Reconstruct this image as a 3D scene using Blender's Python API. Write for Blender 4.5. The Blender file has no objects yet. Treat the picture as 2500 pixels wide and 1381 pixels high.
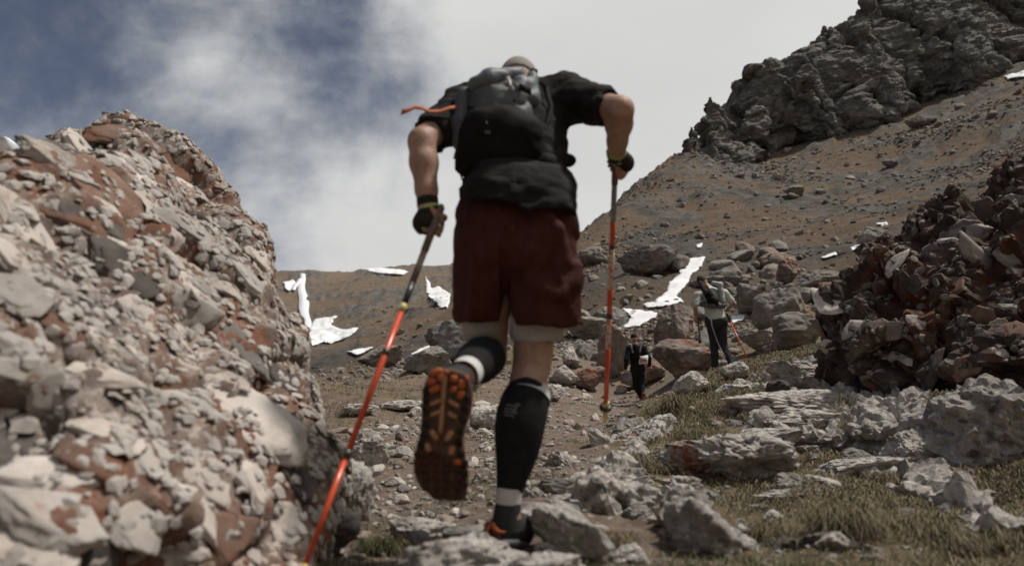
import bpy, bmesh, math, random
import numpy as np
from mathutils import Vector, Matrix
from mathutils.bvhtree import BVHTree
rng = np.random.default_rng(7); random.seed(7)
S = bpy.context.scene; C = S.collection
# ---------------------------------------------------------------- camera, sky, sun, exposure
PITCH = math.radians(14.0); FPX = 1805.0; CZ = 0.6
cam_d = bpy.data.cameras.new('camera'); cam = bpy.data.objects.new('camera', cam_d); C.objects.link(cam)
cam.location = (0, 0, CZ); cam.rotation_euler = (math.pi/2 + PITCH, 0, 0)
cam_d.sensor_width = 36.0; cam_d.lens = 36.0*FPX/2500.0; cam_d.clip_start = 0.05; cam_d.clip_end = 6000
cam_d.dof.use_dof = True; cam_d.dof.focus_distance = 7.5; cam_d.dof.aperture_fstop = 2.0
S.camera = cam
SUN_AZ = math.radians(0.0); SUN_EL = math.radians(65.0)       # high on the right
to_sun = Vector((math.cos(SUN_EL)*math.cos(SUN_AZ), math.cos(SUN_EL)*math.sin(SUN_AZ), math.sin(SUN_EL)))
W = bpy.data.worlds.new('World'); S.world = W; W.use_nodes = True
wt = W.node_tree; wt.nodes.clear()
def wn(t, **k):
    n = wt.nodes.new(t)
    for a, b in k.items(): setattr(n, a, b)
    return n
sky = wn('ShaderNodeTexSky', sky_type='NISHITA', sun_disc=False, sun_elevation=SUN_EL, sun_rotation=math.pi/2-SUN_AZ, altitude=2000, air_density=0.9, dust_density=0.2)
bg_sky = wn('ShaderNodeBackground'); bg_sky.inputs[1].default_value = 0.052
sky_hs = wn('ShaderNodeHueSaturation'); sky_hs.inputs['Saturation'].default_value = 0.75
wt.links.new(sky.outputs[0], sky_hs.inputs['Color']); wt.links.new(sky_hs.outputs[0], bg_sky.inputs[0])
tc = wn('ShaderNodeTexCoord'); gen = tc.outputs['Generated']
def wmath(op, a, b=None, clamp=False):
    n = wn('ShaderNodeMath', operation=op, use_clamp=clamp)
    for i, x in enumerate((a, b)):
        if x is None: continue
        if isinstance(x, (int, float)): n.inputs[i].default_value = x
        else: wt.links.new(x, n.inputs[i])
    return n.outputs[0]
def wnoise(scale, detail, rough, dist, stretch, offs):
    m = wn('ShaderNodeMapping'); m.inputs['Scale'].default_value = stretch; m.inputs['Location'].default_value = offs
    wt.links.new(gen, m.inputs['Vector'])
    n = wn('ShaderNodeTexNoise'); wt.links.new(m.outputs[0], n.inputs['Vector'])
    n.inputs['Scale'].default_value = scale; n.inputs['Detail'].default_value = detail
    n.inputs['Roughness'].default_value = rough; n.inputs['Distortion'].default_value = dist
    return n.outputs[0]
dotn = wn('ShaderNodeVectorMath', operation='DOT_PRODUCT'); wt.links.new(gen, dotn.inputs[0]); dotn.inputs[1].default_value = (-1.3, 0.0, 0.75)
n_big = wnoise(2.6, 8, 0.56, 0.2, (1.0, 1.0, 1.3), (1.3, 0.2, 0.75))
n_fine = wnoise(6.0, 8, 0.60, 0.25, (1.0, 1.0, 1.1), (5.1, 2.0, 0.3))
den = wmath('ADD', wmath('SUBTRACT', 0.665, dotn.outputs['Value']), wmath('ADD', wmath('MULTIPLY', wmath('SUBTRACT', n_big, 0.5), 1.25), wmath('MULTIPLY', wmath('SUBTRACT', n_fine, 0.5), 0.42)))
mr = wn('ShaderNodeMapRange', interpolation_type='SMOOTHSTEP'); wt.links.new(den, mr.inputs[0])
mr.inputs[1].default_value = -0.22; mr.inputs[2].default_value = 0.26
n_shade = wnoise(1.7, 6, 0.5, 0.2, (1, 1, 2.0), (9.3, 4.4, 1.1))
cr = wn('ShaderNodeValToRGB'); wt.links.new(n_shade, cr.inputs[0])
cr.color_ramp.elements[0].position = 0.3; cr.color_ramp.elements[0].color = (0.57, 0.57, 0.57, 1)
cr.color_ramp.elements[1].position = 0.7; cr.color_ramp.elements[1].color = (0.69, 0.69, 0.675, 1)
bg_cl = wn('ShaderNodeBackground'); wt.links.new(cr.outputs[0], bg_cl.inputs[0]); bg_cl.inputs[1].default_value = 0.90
mixw = wn('ShaderNodeMixShader'); wt.links.new(mr.outputs[0], mixw.inputs[0]); wt.links.new(bg_sky.outputs[0], mixw.inputs[1]); wt.links.new(bg_cl.outputs[0], mixw.inputs[2])
wo = wn('ShaderNodeOutputWorld'); wt.links.new(mixw.outputs[0], wo.inputs[0])
sl = bpy.data.lights.new('sun', 'SUN'); sl.energy = 3.2; sl.angle = math.radians(4.0); sl.color = (1.0, 0.95, 0.88)
so = bpy.data.objects.new('sun', sl); C.objects.link(so); so.rotation_euler = to_sun.to_track_quat('Z', 'Y').to_euler(); so.location = (30, 5, 60)
vs = S.view_settings; vs.view_transform = 'Standard'; vs.look = 'None'; vs.gamma = 1.0; vs.exposure = 0.24; vs.use_curve_mapping = False
S.cycles.max_bounces = 5; S.cycles.diffuse_bounces = 3; S.cycles.use_denoising = True
# ---------------------------------------------------------------- helpers
CT, ST = math.cos(PITCH), math.sin(PITCH)
def P(u, v, d):                                   # a point seen at photo pixel (u, v), d metres ahead
    dx = (np.asarray(u, float)-1250.0)/FPX; dy = (690.5-np.asarray(v, float))/FPX
    return np.stack(np.broadcast_arrays(dx*d, (CT-dy*ST)*d, CZ+(ST+dy*CT)*d), -1)
VIEW = np.array([0, CT, ST]); UP = np.array([0, -ST, CT]); RIGHT = np.array([1.0, 0, 0])
_pr = np.random.default_rng(3)
_perm = np.tile(_pr.permutation(256), 2)
_g = _pr.normal(size=(256, 3)); _g /= np.linalg.norm(_g, axis=1)[:, None]
def perlin(p):
    i = np.floor(p).astype(np.int64); f = p-i; i &= 255
    w = f*f*f*(f*(f*6-15)+10); r = 0
    for a in (0, 1):
        ax = _perm[i[..., 0]+a]; wx = w[..., 0] if a else 1-w[..., 0]
        for b in (0, 1):
            ay = _perm[ax+((i[..., 1]+b) & 255)]; wy = wx*(w[..., 1] if b else 1-w[..., 1])
            for c in (0, 1):
                g = _g[_perm[ay+((i[..., 2]+c) & 255)]]
                d = g[..., 0]*(f[..., 0]-a)+g[..., 1]*(f[..., 1]-b)+g[..., 2]*(f[..., 2]-c)
                r = r+wy*(w[..., 2] if c else 1-w[..., 2])*d
    return r*1.5
def fbm(p, o=4, gain=0.5, lac=2.03, ridge=False):
    r = 0; a = 1.0
    for k in range(o):
        n = perlin(p*lac**k+k*17.3)
        r = r+a*((1-2*np.abs(n)) if ridge else n); a *= gain
    return r
def voronoi(p, jit=0.9):                          # f1, f2, cell hash, vector to nearest point
    i = np.floor(p).astype(np.int64); best = np.full(p.shape[:-1], 9.0); sec = best.copy(); cid = np.zeros(p.shape[:-1], np.int64); vec = np.zeros_like(p)
    for a in (-1, 0, 1):
        for b in (-1, 0, 1):
            for c in (-1, 0, 1):
                q = i+np.array([a, b, c]); h = _perm[_perm[_perm[q[..., 0] & 255]+(q[..., 1] & 255)]+(q[..., 2] & 255)]
                t = q+0.5+jit*0.5*_g[h]-p; d = np.linalg.norm(t, axis=-1)
                m = d < best; sec = np.where(m, best, np.minimum(sec, d)); cid = np.where(m, h, cid); vec = np.where(m[..., None], t, vec); best = np.where(m, d, best)
    return best, sec, cid, vec
def smooth01(x, a, b):
    t = np.clip((x-a)/(b-a), 0, 1); return t*t*(3-2*t)
def norm(v): v = np.asarray(v, float); return v/np.linalg.norm(v)
OFF = {}
def mesh_of(name, v, f, smooth=True):
    v = np.asarray(v, np.float32); me = bpy.data.meshes.new(name)
    groups = f if isinstance(f, list) else [f]
    groups = [np.asarray(g, np.int32) for g in groups if len(g)]
    nl = sum(g.size for g in groups); npoly = sum(len(g) for g in groups)
    me.vertices.add(len(v)); me.vertices.foreach_set('co', v.ravel())
    me.loops.add(nl); me.loops.foreach_set('vertex_index', np.concatenate([g.ravel() for g in groups]))
    tot = np.concatenate([np.full(len(g), g.shape[1], np.int32) for g in groups])
    me.polygons.add(npoly); me.polygons.foreach_set('loop_start', np.concatenate([[0], np.cumsum(tot)[:-1]]).astype(np.int32))
    me.polygons.foreach_set('loop_total', tot)
    me.polygons.foreach_set('use_smooth', np.full(npoly, smooth)); me.update(calc_edges=True); me.validate()
    return me
def off(o): return OFF.get(o, np.zeros(3))
def tag(o, label=None, cat=None, group=None, kind=None):
    for k, x in (('label', label), ('category', cat), ('group', group), ('kind', kind)):
        if x: o[k] = x
    return o
def obj(name, v, f, m, parent=None, loc=None, smooth=True, **t):
    base = off(parent.name) if parent else (np.asarray(loc, float) if loc is not None else np.zeros(3))
    me = mesh_of(name, np.asarray(v)-base, f, smooth)
    me.materials.append(m); o = bpy.data.objects.new(name, me); C.objects.link(o)
    if parent: o.parent = parent
    else: o.location = base
    OFF[o.name] = base
    return tag(o, **t)
def root(name, loc, label, cat, group=None):
    o = bpy.data.objects.new(name, None); C.objects.link(o); o.empty_display_size = 0.1; o.location = loc; OFF[o.name] = np.asarray(loc, float)
    return tag(o, label, cat, group)
def inst(name, me, m4, parent=None, **t):          # another object on shared mesh data; m4 is the world matrix
    o = bpy.data.objects.new(name, me); C.objects.link(o)
    if parent:
        o.parent = parent; m4 = Matrix.Translation(Vector(-off(parent.name))) @ m4
    o.matrix_local = m4
    return tag(o, **t)
def join(parts):
    V = []; F = {}; n = 0
    for v, f in parts:
        for g in (f if isinstance(f, list) else [f]):
            g = np.asarray(g)
            if len(g): F.setdefault(g.shape[1], []).append(g+n)
        V.append(np.asarray(v)); n += len(v)
    return np.concatenate(V), [np.concatenate(x) for x in F.values()]
def tube(pts, rad, n=10, cap=True):
    pts = np.asarray(pts, float); rad = np.broadcast_to(np.asarray(rad, float), (len(pts),)); V = []
    t = np.gradient(pts, axis=0); ref = norm(np.cross(t[0], [0.3, 0.9, 0.2]))
    for p, d, r in zip(pts, t, rad):
        d = norm(d); a = norm(ref-d*np.dot(ref, d)); b = np.cross(d, a); ref = a
        th = np.arange(n)*2*math.pi/n
        V.append(p+r*(np.cos(th)[:, None]*a+np.sin(th)[:, None]*b))
    V = np.concatenate(V); i = np.arange(n); j = (i+1) % n
    F = np.concatenate([np.stack([k*n+i, k*n+j, (k+1)*n+j, (k+1)*n+i], 1) for k in range(len(pts)-1)])
    if cap:
        V = np.concatenate([V, pts[:1], pts[-1:]]); m = len(V); e = (len(pts)-1)*n
        return V, [F, np.concatenate([np.stack([j, i, np.full(n, m-2)], 1), np.stack([e+i, e+j, np.full(n, m-1)], 1)])]
    return V, [F]
def ribbon(pts, wid, thick=0.002):                # flat strap: wid is a vector per point
    pts = np.asarray(pts, float); wid = np.broadcast_to(np.asarray(wid, float), pts.shape)
    t = np.gradient(pts, axis=0); n = np.cross(t, wid); n /= np.linalg.norm(n, axis=1)[:, None]+1e-9
    V = np.stack([pts-wid/2-n*thick/2, pts+wid/2-n*thick/2, pts+wid/2+n*thick/2, pts-wid/2+n*thick/2], 1).reshape(-1, 3)
    i = np.arange(4); j = (i+1) % 4; N = len(pts)
    F = np.concatenate([np.stack([k*4+i, k*4+j, (k+1)*4+j, (k+1)*4+i], 1) for k in range(N-1)]+[np.array([[3, 2, 1, 0]]), np.array([[0, 1, 2, 3]])+(N-1)*4])
    return V, [F]
_ico = {}
def ico(sub):
    if sub not in _ico:
        bm = bmesh.new(); bmesh.ops.create_icosphere(bm, subdivisions=sub, radius=1.0)
        _ico[sub] = (np.array([v.co[:] for v in bm.verts]), np.array([[v.index for v in f.verts] for f in bm.faces])); bm.free()
    return _ico[sub]
def rock_shape(seed, sub=4, planes=15, p=16, rough=0.07, oct=4, crev=0.0, freq=1.6):
    r = np.random.default_rng(seed); d, f = ico(sub)
    n = r.normal(size=(planes, 3)); n /= np.linalg.norm(n, axis=1)[:, None]; h = r.uniform(0.62, 1.0, planes)
    s = np.maximum(d@n.T, 0)/h; rad = (np.sum(s**p, 1)+0.75**p)**(-1/p)
    v = d*rad[:, None]; q = v*freq+r.uniform(0, 50, 3)
    v = v*(1+rough*fbm(q, oct, 0.55)[:, None])
    if crev > 0:
        f1, f2, cid, vec = voronoi(q*2.2+0.35*np.stack([perlin(q*3), perlin(q*3+9), perlin(q*3+5)], -1))
        g = _g[cid]; v = v*(1+crev*(np.sum(g*vec, -1)*0.9-0.55*(1-smooth01(f2-f1, 0, 0.16)))[:, None])
        v = v*(1+crev*0.35*fbm(q*6, 3, 0.6)[:, None])
    return v, f
def vnormals(v, f):
    f3 = f[:, :3]; n = np.cross(v[f3[:, 1]]-v[f3[:, 0]], v[f3[:, 2]]-v[f3[:, 0]]); o = np.zeros_like(v)
    for k in range(f.shape[1]): np.add.at(o, f[:, k], n)
    return o/(np.linalg.norm(o, axis=1)[:, None]+1e-12)
def surface_nets(f, lo, h):
    s = f < 0; nx, ny, nz = f.shape
    cnt = np.zeros((nx-1, ny-1, nz-1), np.int8)
    sl_ = lambda a, n: slice(a, n-1+a)
    for a in (0, 1):
        for b in (0, 1):
            for c in (0, 1): cnt += s[sl_(a, nx), sl_(b, ny), sl_(c, nz)]
    act = (cnt > 0) & (cnt < 8); I = np.argwhere(act); idx = np.full(act.shape, -1, np.int64); idx[act] = np.arange(len(I))
    acc = np.zeros((len(I), 3)); w = np.zeros(len(I))
    cor = [(a, b, c) for a in (0, 1) for b in (0, 1) for c in (0, 1)]
    val = {k: f[I[:, 0]+k[0], I[:, 1]+k[1], I[:, 2]+k[2]] for k in cor}
    for k in cor:
        for ax in range(3):
            if k[ax]: continue
            k2 = tuple(1 if i == ax else k[i] for i in range(3)); a, b = val[k], val[k2]
            m = (a < 0) != (b < 0); t = np.where(m, a/np.where(a == b, 1, a-b), 0)
            pt = np.array(k, float)+np.zeros((len(I), 3)); pt[:, ax] = t
            acc[m] += pt[m]; w[m] += 1
    V = lo+h*(I+acc/w[:, None]); F = []
    for ax in range(3):
        o1, o2 = [(1, 2), (2, 0), (0, 1)][ax]
        A = [slice(1, n-1) for n in (nx, ny, nz)]; A[ax] = slice(0, (nx, ny, nz)[ax]-1); B = list(A); B[ax] = slice(1, (nx, ny, nz)[ax])
        a, b = s[tuple(A)], s[tuple(B)]
        for m, fl in ((a & ~b, False), (~a & b, True)):
            e = np.argwhere(m)
            if not len(e): continue
            e[:, o1] += 1; e[:, o2] += 1
            q = []
            for d1, d2 in ((1, 1), (0, 1), (0, 0), (1, 0)):
                c = e.copy(); c[:, o1] -= d1; c[:, o2] -= d2; q.append(idx[c[:, 0], c[:, 1], c[:, 2]])
            q = np.stack(q, 1); F.append(q[:, ::-1] if fl else q)
    return V, np.concatenate(F)
def relax(v, f, n=1, lam=0.5):
    for _ in range(n):
        s = np.zeros_like(v); c = np.zeros(len(v)); k = f.shape[1]
        for a in range(k):
            np.add.at(s, f[:, a], v[f[:, (a+1) % k]]); np.add.at(c, f[:, a], 1)
            np.add.at(s, f[:, (a+1) % k], v[f[:, a]]); np.add.at(c, f[:, (a+1) % k], 1)
        v = v+lam*(s/np.maximum(c, 1)[:, None]-v)
    return v
class Field:                                       # a signed distance grid; shapes are blended in one after another
    def __init__(s, lo, hi, h):
        s.lo = np.asarray(lo, float); s.h = h; s.n = np.ceil((np.asarray(hi)-s.lo)/h).astype(int)+1; s.f = np.full(tuple(s.n), 0.5)
    def sub(s, lo, hi):
        a = np.clip(np.floor((lo-s.lo)/s.h).astype(int), 0, s.n-1); b = np.clip(np.ceil((hi-s.lo)/s.h).astype(int)+1, a+1, s.n)
        sl = tuple(slice(i, j) for i, j in zip(a, b))
        return sl, s.lo+s.h*np.stack(np.meshgrid(*[np.arange(i, j) for i, j in zip(a, b)], indexing='ij'), -1)
    def put(s, sl, d, k, op='add'):
        c = s.f[sl]
        if op == 'cut': s.f[sl] = np.maximum(c, -d); return
        if k <= 0: s.f[sl] = np.minimum(c, d); return
        hh = np.maximum(k-np.abs(c-d), 0)/k; s.f[sl] = np.minimum(c, d)-hh*hh*k*0.25
    def cone(s, a, b, ra, rb, k=0.02, sq=None, op='add'):
        a = np.asarray(a, float); b = np.asarray(b, float); m = max(ra, rb)*1.05+k+2.5*s.h
        sl, p = s.sub(np.minimum(a, b)-m, np.maximum(a, b)+m); q = p-a; ba = b-a
        if sq is not None:
            ax, fc = sq; q = q+ax*((q@ax)*(fc-1))[..., None]; ba = ba+ax*((ba@ax)*(fc-1))
        t = np.clip((q@ba)/(ba@ba+1e-12), 0, 1)
        s.put(sl, np.linalg.norm(q-t[..., None]*ba, axis=-1)-(ra+(rb-ra)*t), k, op)
    def ell(s, c, R, ax=None, k=0.02, op='add', pw=2.0):
        c = np.asarray(c, float); R = np.asarray(R, float); m = R.max()*1.1+k+2.5*s.h
        sl, p = s.sub(c-m, c+m); q = p-c
        if ax is not None: q = q@np.asarray(ax).T
        s.put(sl, (np.sum(np.abs(q/R)**pw, -1)**(1/pw)-1)*R.min(), k, op)
    def chain(s, pts, rs, k=0.02, sq=None):
        for i in range(len(pts)-1): s.cone(pts[i], pts[i+1], rs[i], rs[i+1], k, sq)
    def plane(s, p0, n, keep_below=True, wavy=0.0):
        n = norm(n); p = s.lo+s.h*np.stack(np.meshgrid(*[np.arange(i) for i in s.n], indexing='ij'), -1)
        d = (p-p0)@n
        if wavy: m = np.abs(d) < 0.06; d[m] += wavy*perlin(p[m]*np.array([9.0, 9.0, 3.0]))
        s.f = np.maximum(s.f, d if keep_below else -d)
    def surf(s, u, v, d0=1.9, d1=2.8):                 # where the line of sight first meets the shape
        d = np.arange(d0, d1, 0.003); p = P(u, v, d[:, None].ravel()) if False else np.array([P(u, v, x) for x in d]); i = np.round((p-s.lo)/s.h).astype(int); ok = np.all((i >= 0) & (i < s.n), 1); i = np.clip(i, 0, s.n-1); f = np.where(ok, s.f[i[:, 0], i[:, 1], i[:, 2]], 1.0)
        return d[np.argmax(f < 0)] if (f < 0).any() else None
    def fold(s, pts, r, k=0.02, op='add', sink=0.0):
        q = [(u, v, s.surf(u, v)) for u, v in pts]; q = [P(u, v, d+sink) for u, v, d in q if d]
        for a, b, ra, rb in zip(q[:-1], q[1:], r[:-1], r[1:]): s.cone(a, b, ra, rb, k, op=op)
    def noise(s, fn):
        m = np.abs(s.f) < 4*s.h; I = np.argwhere(m); s.f[m] += fn(s.lo+s.h*I)
    def mesh(s, sm=1):
        f = s.f.copy()
        for ax in range(3):
            for e in (0, -1):
                ix = [slice(None)]*3; ix[ax] = e; f[tuple(ix)] = np.maximum(f[tuple(ix)], 0.01)
        v, F = surface_nets(f, s.lo, s.h)
        return (relax(v, F, sm) if sm else v), F
def poly_sd(q, poly):                              # signed distance to a polygon, negative inside
    poly = np.asarray(poly, float); d = np.full(q.shape[:-1], 1e18); ins = np.zeros(q.shape[:-1], bool)
    for a, b in zip(poly, np.roll(poly, -1, 0)):
        e = b-a; w = q-a; t = np.clip((w@e)/(e@e+1e-12), 0, 1); d = np.minimum(d, np.sum((w-t[..., None]*e)**2, -1))
        c = (a[1] <= q[..., 1]) != (b[1] <= q[..., 1]); x = a[0]+(q[..., 1]-a[1])/(e[1] if e[1] else 1e-12)*e[0]; ins ^= c & (q[..., 0] < x)
    return np.where(ins, -1, 1)*np.sqrt(d)
def inflate(poly_px, plane, thick, rnd, h, warp=0.0, wf=1.0, front=0.0, seed=0):
    """a solid rock whose face fills an outline; plane = three (u, v, depth); thick goes back from the face"""
    A = np.array([P(*x) for x in plane]); n = norm(np.cross(A[1]-A[0], A[2]-A[0]))
    if n[1] > 0: n = -n
    pts = []
    for u, v in poly_px:
        r = P(u, v, 1.0)-np.array([0, 0, CZ]); t = ((A[0]-np.array([0, 0, CZ]))@n)/(r@n); pts.append(np.array([0, 0, CZ])+t*r)
    pts = np.array(pts); o = pts.mean(0); ex = norm(np.cross([0, 0, 1], n)*1.0); ey = np.cross(n, ex)
    q2 = np.stack([(pts-o)@ex, (pts-o)@ey], 1)
    lo = np.array([q2[:, 0].min()-rnd-3*h, q2[:, 1].min()-rnd-3*h, -thick-3*h]); hi = np.array([q2[:, 0].max()+rnd+3*h, q2[:, 1].max()+rnd+3*h, front+6*h+warp])
    F = Field(lo, hi, h); g = [lo[i]+h*np.arange(F.n[i]) for i in range(3)]
    X, Y = np.meshgrid(g[0], g[1], indexing='ij'); xy = np.stack([X, Y], -1)
    if warp > 0:
        z0 = np.full(X.shape, seed*3.7); w = np.stack([fbm(np.stack([X*wf, Y*wf, z0], -1), 4), fbm(np.stack([X*wf+31, Y*wf, z0], -1), 4)], -1)
        xyw = xy+warp*w
    else: xyw = xy
    d2 = poly_sd(xyw, q2)
    dome = front*np.sqrt(np.clip(1-(1-np.clip(-d2/(rnd*2.2), 0, 1))**2, 0, 1))
    Z = g[2][None, None, :]; dz = np.maximum(Z-dome[..., None], -thick-Z)
    a = np.maximum(d2[..., None]+rnd, 0); b = np.maximum(dz+rnd, 0)
    F.f = np.sqrt(a*a+b*b)-rnd+np.minimum(np.maximum(d2[..., None]+rnd, dz+rnd), 0)
    v, f = F.mesh(1)
    # local -> world
    M = np.stack([ex, ey, n], 1); wv = o+v@M.T
    if np.linalg.det(M) < 0: f = f[:, ::-1]
    return wv, f, n
# ---------------------------------------------------------------- materials
def mat(name, cols, scale=6.0, rough=0.9, bump=0.3, bdist=0.01, detail=8, extra=None, spec=0.3, rand=0.0, rust=None, blotch=None, stretch=(1, 1, 1), sss=0, sheen=0, weave=0, bscale=None, attr=None):
    m = bpy.data.materials.new(name); m.use_nodes = True; t = m.node_tree; N = t.nodes; L = t.links
    b = N['Principled BSDF']; b.inputs['Roughness'].default_value = rough; b.inputs['Specular IOR Level'].default_value = spec
    geo = N.new('ShaderNodeNewGeometry'); mp = N.new('ShaderNodeMapping'); mp.inputs['Scale'].default_value = stretch; L.new(geo.outputs['Position'], mp.inputs[0]); pos = mp.outputs[0]
    def noise(sc, de=8, ro=0.6, di=0.0, vec=None):
        n = N.new('ShaderNodeTexNoise'); n.inputs['Scale'].default_value = sc; n.inputs['Detail'].default_value = de; n.inputs['Roughness'].default_value = ro; n.inputs['Distortion'].default_value = di
        L.new(vec or pos, n.inputs['Vector']); return n.outputs[0]
    def ramp(x, pts, interp='LINEAR'):
        r = N.new('ShaderNodeValToRGB'); L.new(x, r.inputs[0]); r.color_ramp.interpolation = interp; e = r.color_ramp.elements
        while len(e) < len(pts): e.new(0.5)
        for el, (p, c) in zip(e, pts): el.position = p; el.color = (*c, 1) if len(c) == 3 else c
        return r.outputs[0]
    def mix(f, a, c, mode='MIX'):
        x = N.new('ShaderNodeMix'); x.data_type = 'RGBA'; x.blend_type = mode
        for s, y in ((0, f), (6, a), (7, c)):
            if isinstance(y, (int, float)): x.inputs[s].default_value = y
            elif isinstance(y, tuple): x.inputs[s].default_value = (*y, 1)
            else: L.new(y, x.inputs[s])
        return x.outputs[2]
    n1 = noise(scale, detail, 0.65)
    k = len(cols); col = ramp(n1, [(0.3+0.4*i/max(k-1, 1), c) for i, c in enumerate(cols)]) if k > 1 else None
    if col is None: col = mix(0.0, cols[0], cols[0])
    if rand > 0:
        oi = N.new('ShaderNodeObjectInfo'); rr = ramp(oi.outputs['Random'], [(0, (1-rand,)*3), (0.5, (1, 1-rand*0.12, 1-rand*0.2)), (1, (1+rand*0.55, 1+rand*0.5, 1+rand*0.45))]); col = mix(1.0, col, rr, 'MULTIPLY')
    if blotch:                                     # (colour, scale, threshold, softness)
        for c, sc, th, so_ in blotch:
            f = ramp(noise(sc, 9, 0.68, 0.4), [(max(th-so_, 0), (0, 0, 0)), (min(th+so_, 1), (1, 1, 1))]); col = mix(f, col, c)
    if rust:
        c, sc, th, so_ = rust; f = ramp(noise(sc, 10, 0.7, 0.5), [(th-so_, (0, 0, 0)), (th+so_, (1, 1, 1))])
        f2 = ramp(noise(sc*7, 6, 0.7), [(0.35, (0.25,)*3), (0.6, (1, 1, 1))]); f = mix(1.0, f, f2, 'MULTIPLY'); col = mix(f, col, c)
    if attr:
        at = N.new('ShaderNodeAttribute'); at.attribute_name = attr; col = mix(1.0, col, at.outputs['Color'], 'MULTIPLY')
    L.new(col, b.inputs['Base Color'])
    if bump > 0:
        bn = N.new('ShaderNodeBump'); bn.inputs['Strength'].default_value = bump; bn.inputs['Distance'].default_value = bdist
        L.new(noise(bscale or scale*2.5, 10, 0.7), bn.inputs['Height']); L.new(bn.outputs[0], b.inputs['Normal'])
        if weave:
            wv = N.new('ShaderNodeTexWave'); wv.inputs['Scale'].default_value = weave; L.new(geo.outputs['Position'], wv.inputs[0]); b2 = N.new('ShaderNodeBump'); b2.inputs['Strength'].default_value = 0.3; b2.inputs['Distance'].default_value = 0.002
            L.new(wv.outputs[1], b2.inputs['Height']); L.new(bn.outputs[0], b2.inputs['Normal']); L.new(b2.outputs[0], b.inputs['Normal'])
    if sss: b.inputs['Subsurface Weight'].default_value = sss; b.inputs['Subsurface Radius'].default_value = (0.012, 0.005, 0.003)
    if sheen: b.inputs['Sheen Weight'].default_value = sheen; b.inputs['Sheen Roughness'].default_value = 0.6
    return m
RUST = (0.19, 0.072, 0.036)
M = {}
M['matrix'] = mat('conglomerate_matrix', [(0.09, 0.068, 0.054), (0.20, 0.155, 0.128), (0.38, 0.325, 0.28)], 9, 0.95, 0.8, 0.02, rust=(RUST, 1.7, 0.48, 0.05), blotch=[((0.50, 0.44, 0.39), 14, 0.56, 0.04), ((0.10, 0.085, 0.075), 5, 0.66, 0.03)], bscale=40)
M['clast_pale'] = mat('pale_clast', [(0.30, 0.265, 0.235), (0.47, 0.43, 0.39), (0.56, 0.52, 0.48)], 7, 0.9, 0.45, 0.008, rand=0.25, rust=((0.24, 0.11, 0.065), 3.0, 0.61, 0.06), bscale=30)
M['clast_grey'] = mat('grey_clast', [(0.17, 0.155, 0.14), (0.25, 0.23, 0.21), (0.33, 0.305, 0.275)], 8, 0.9, 0.45, 0.008, rand=0.35, rust=((0.22, 0.10, 0.055), 6.0, 0.66, 0.05), bscale=30)
M['clast_red'] = mat('rusty_clast', [(0.12, 0.08, 0.062), (0.19, 0.125, 0.095), (0.26, 0.18, 0.14)], 9, 0.95, 0.5, 0.008, rand=0.3, rust=(RUST, 6, 0.54, 0.08), bscale=30)
M['clast_dark'] = mat('dark_clast', [(0.045, 0.04, 0.037), (0.085, 0.075, 0.068), (0.13, 0.11, 0.10)], 9, 0.9, 0.5, 0.008, rand=0.3, rust=(RUST, 4, 0.62, 0.05), bscale=30)
M['dark_matrix'] = mat('dark_matrix', [(0.035, 0.028, 0.024), (0.085, 0.065, 0.052), (0.18, 0.14, 0.115)], 4.5, 0.95, 0.9, 0.04, rust=((0.135, 0.045, 0.024), 1.3, 0.53, 0.05), bscale=14)
M['rock_pale'] = mat('pale_limestone', [(0.22, 0.195, 0.17), (0.45, 0.42, 0.38), (0.62, 0.59, 0.55)], 9, 0.92, 1.0, 0.03, rust=((0.24, 0.075, 0.03), 1.6, 0.62, 0.03), blotch=[((0.09, 0.083, 0.072), 13, 0.62, 0.05), ((0.60, 0.57, 0.52), 22, 0.60, 0.03), ((0.13, 0.12, 0.105), 34, 0.62, 0.03)], rand=0.2, bscale=26)
M['rock_lichen'] = mat('lichen_stained_limestone', [(0.20, 0.175, 0.15), (0.42, 0.39, 0.35), (0.60, 0.57, 0.53)], 9, 0.92, 1.0, 0.03, rust=((0.20, 0.060, 0.025), 3.2, 0.555, 0.03), blotch=[((0.08, 0.074, 0.065), 12, 0.60, 0.05), ((0.60, 0.57, 0.52), 22, 0.60, 0.03)], bscale=26)
M['rock_mid'] = mat('grey_boulder_stone', [(0.11, 0.10, 0.09), (0.20, 0.185, 0.165), (0.30, 0.275, 0.245)], 2.2, 0.92, 0.9, 0.06, rust=((0.23, 0.08, 0.035), 0.55, 0.63, 0.04), blotch=[((0.40, 0.37, 0.33), 5, 0.62, 0.04)], rand=0.25, bscale=8)
M['rock_brown'] = mat('brown_boulder_stone', [(0.11, 0.085, 0.07), (0.20, 0.165, 0.14), (0.33, 0.285, 0.245)], 3.0, 0.92, 0.9, 0.06, rust=((0.23, 0.07, 0.03), 0.8, 0.58, 0.05), blotch=[((0.42, 0.37, 0.32), 7, 0.62, 0.05)], rand=0.2, bscale=8)
M['rock_grey'] = mat('plain_grey_stone', [(0.13, 0.125, 0.115), (0.22, 0.21, 0.19), (0.30, 0.285, 0.26)], 2.5, 0.92, 0.8, 0.05, blotch=[((0.11, 0.105, 0.09), 4, 0.6, 0.06)], rand=0.2, bscale=10)
M['scree'] = mat('scree_stone', [(0.15, 0.138, 0.12), (0.24, 0.22, 0.195), (0.34, 0.315, 0.28)], 0.8, 0.92, 0.7, 0.1, rand=0.35, bscale=3)
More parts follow.
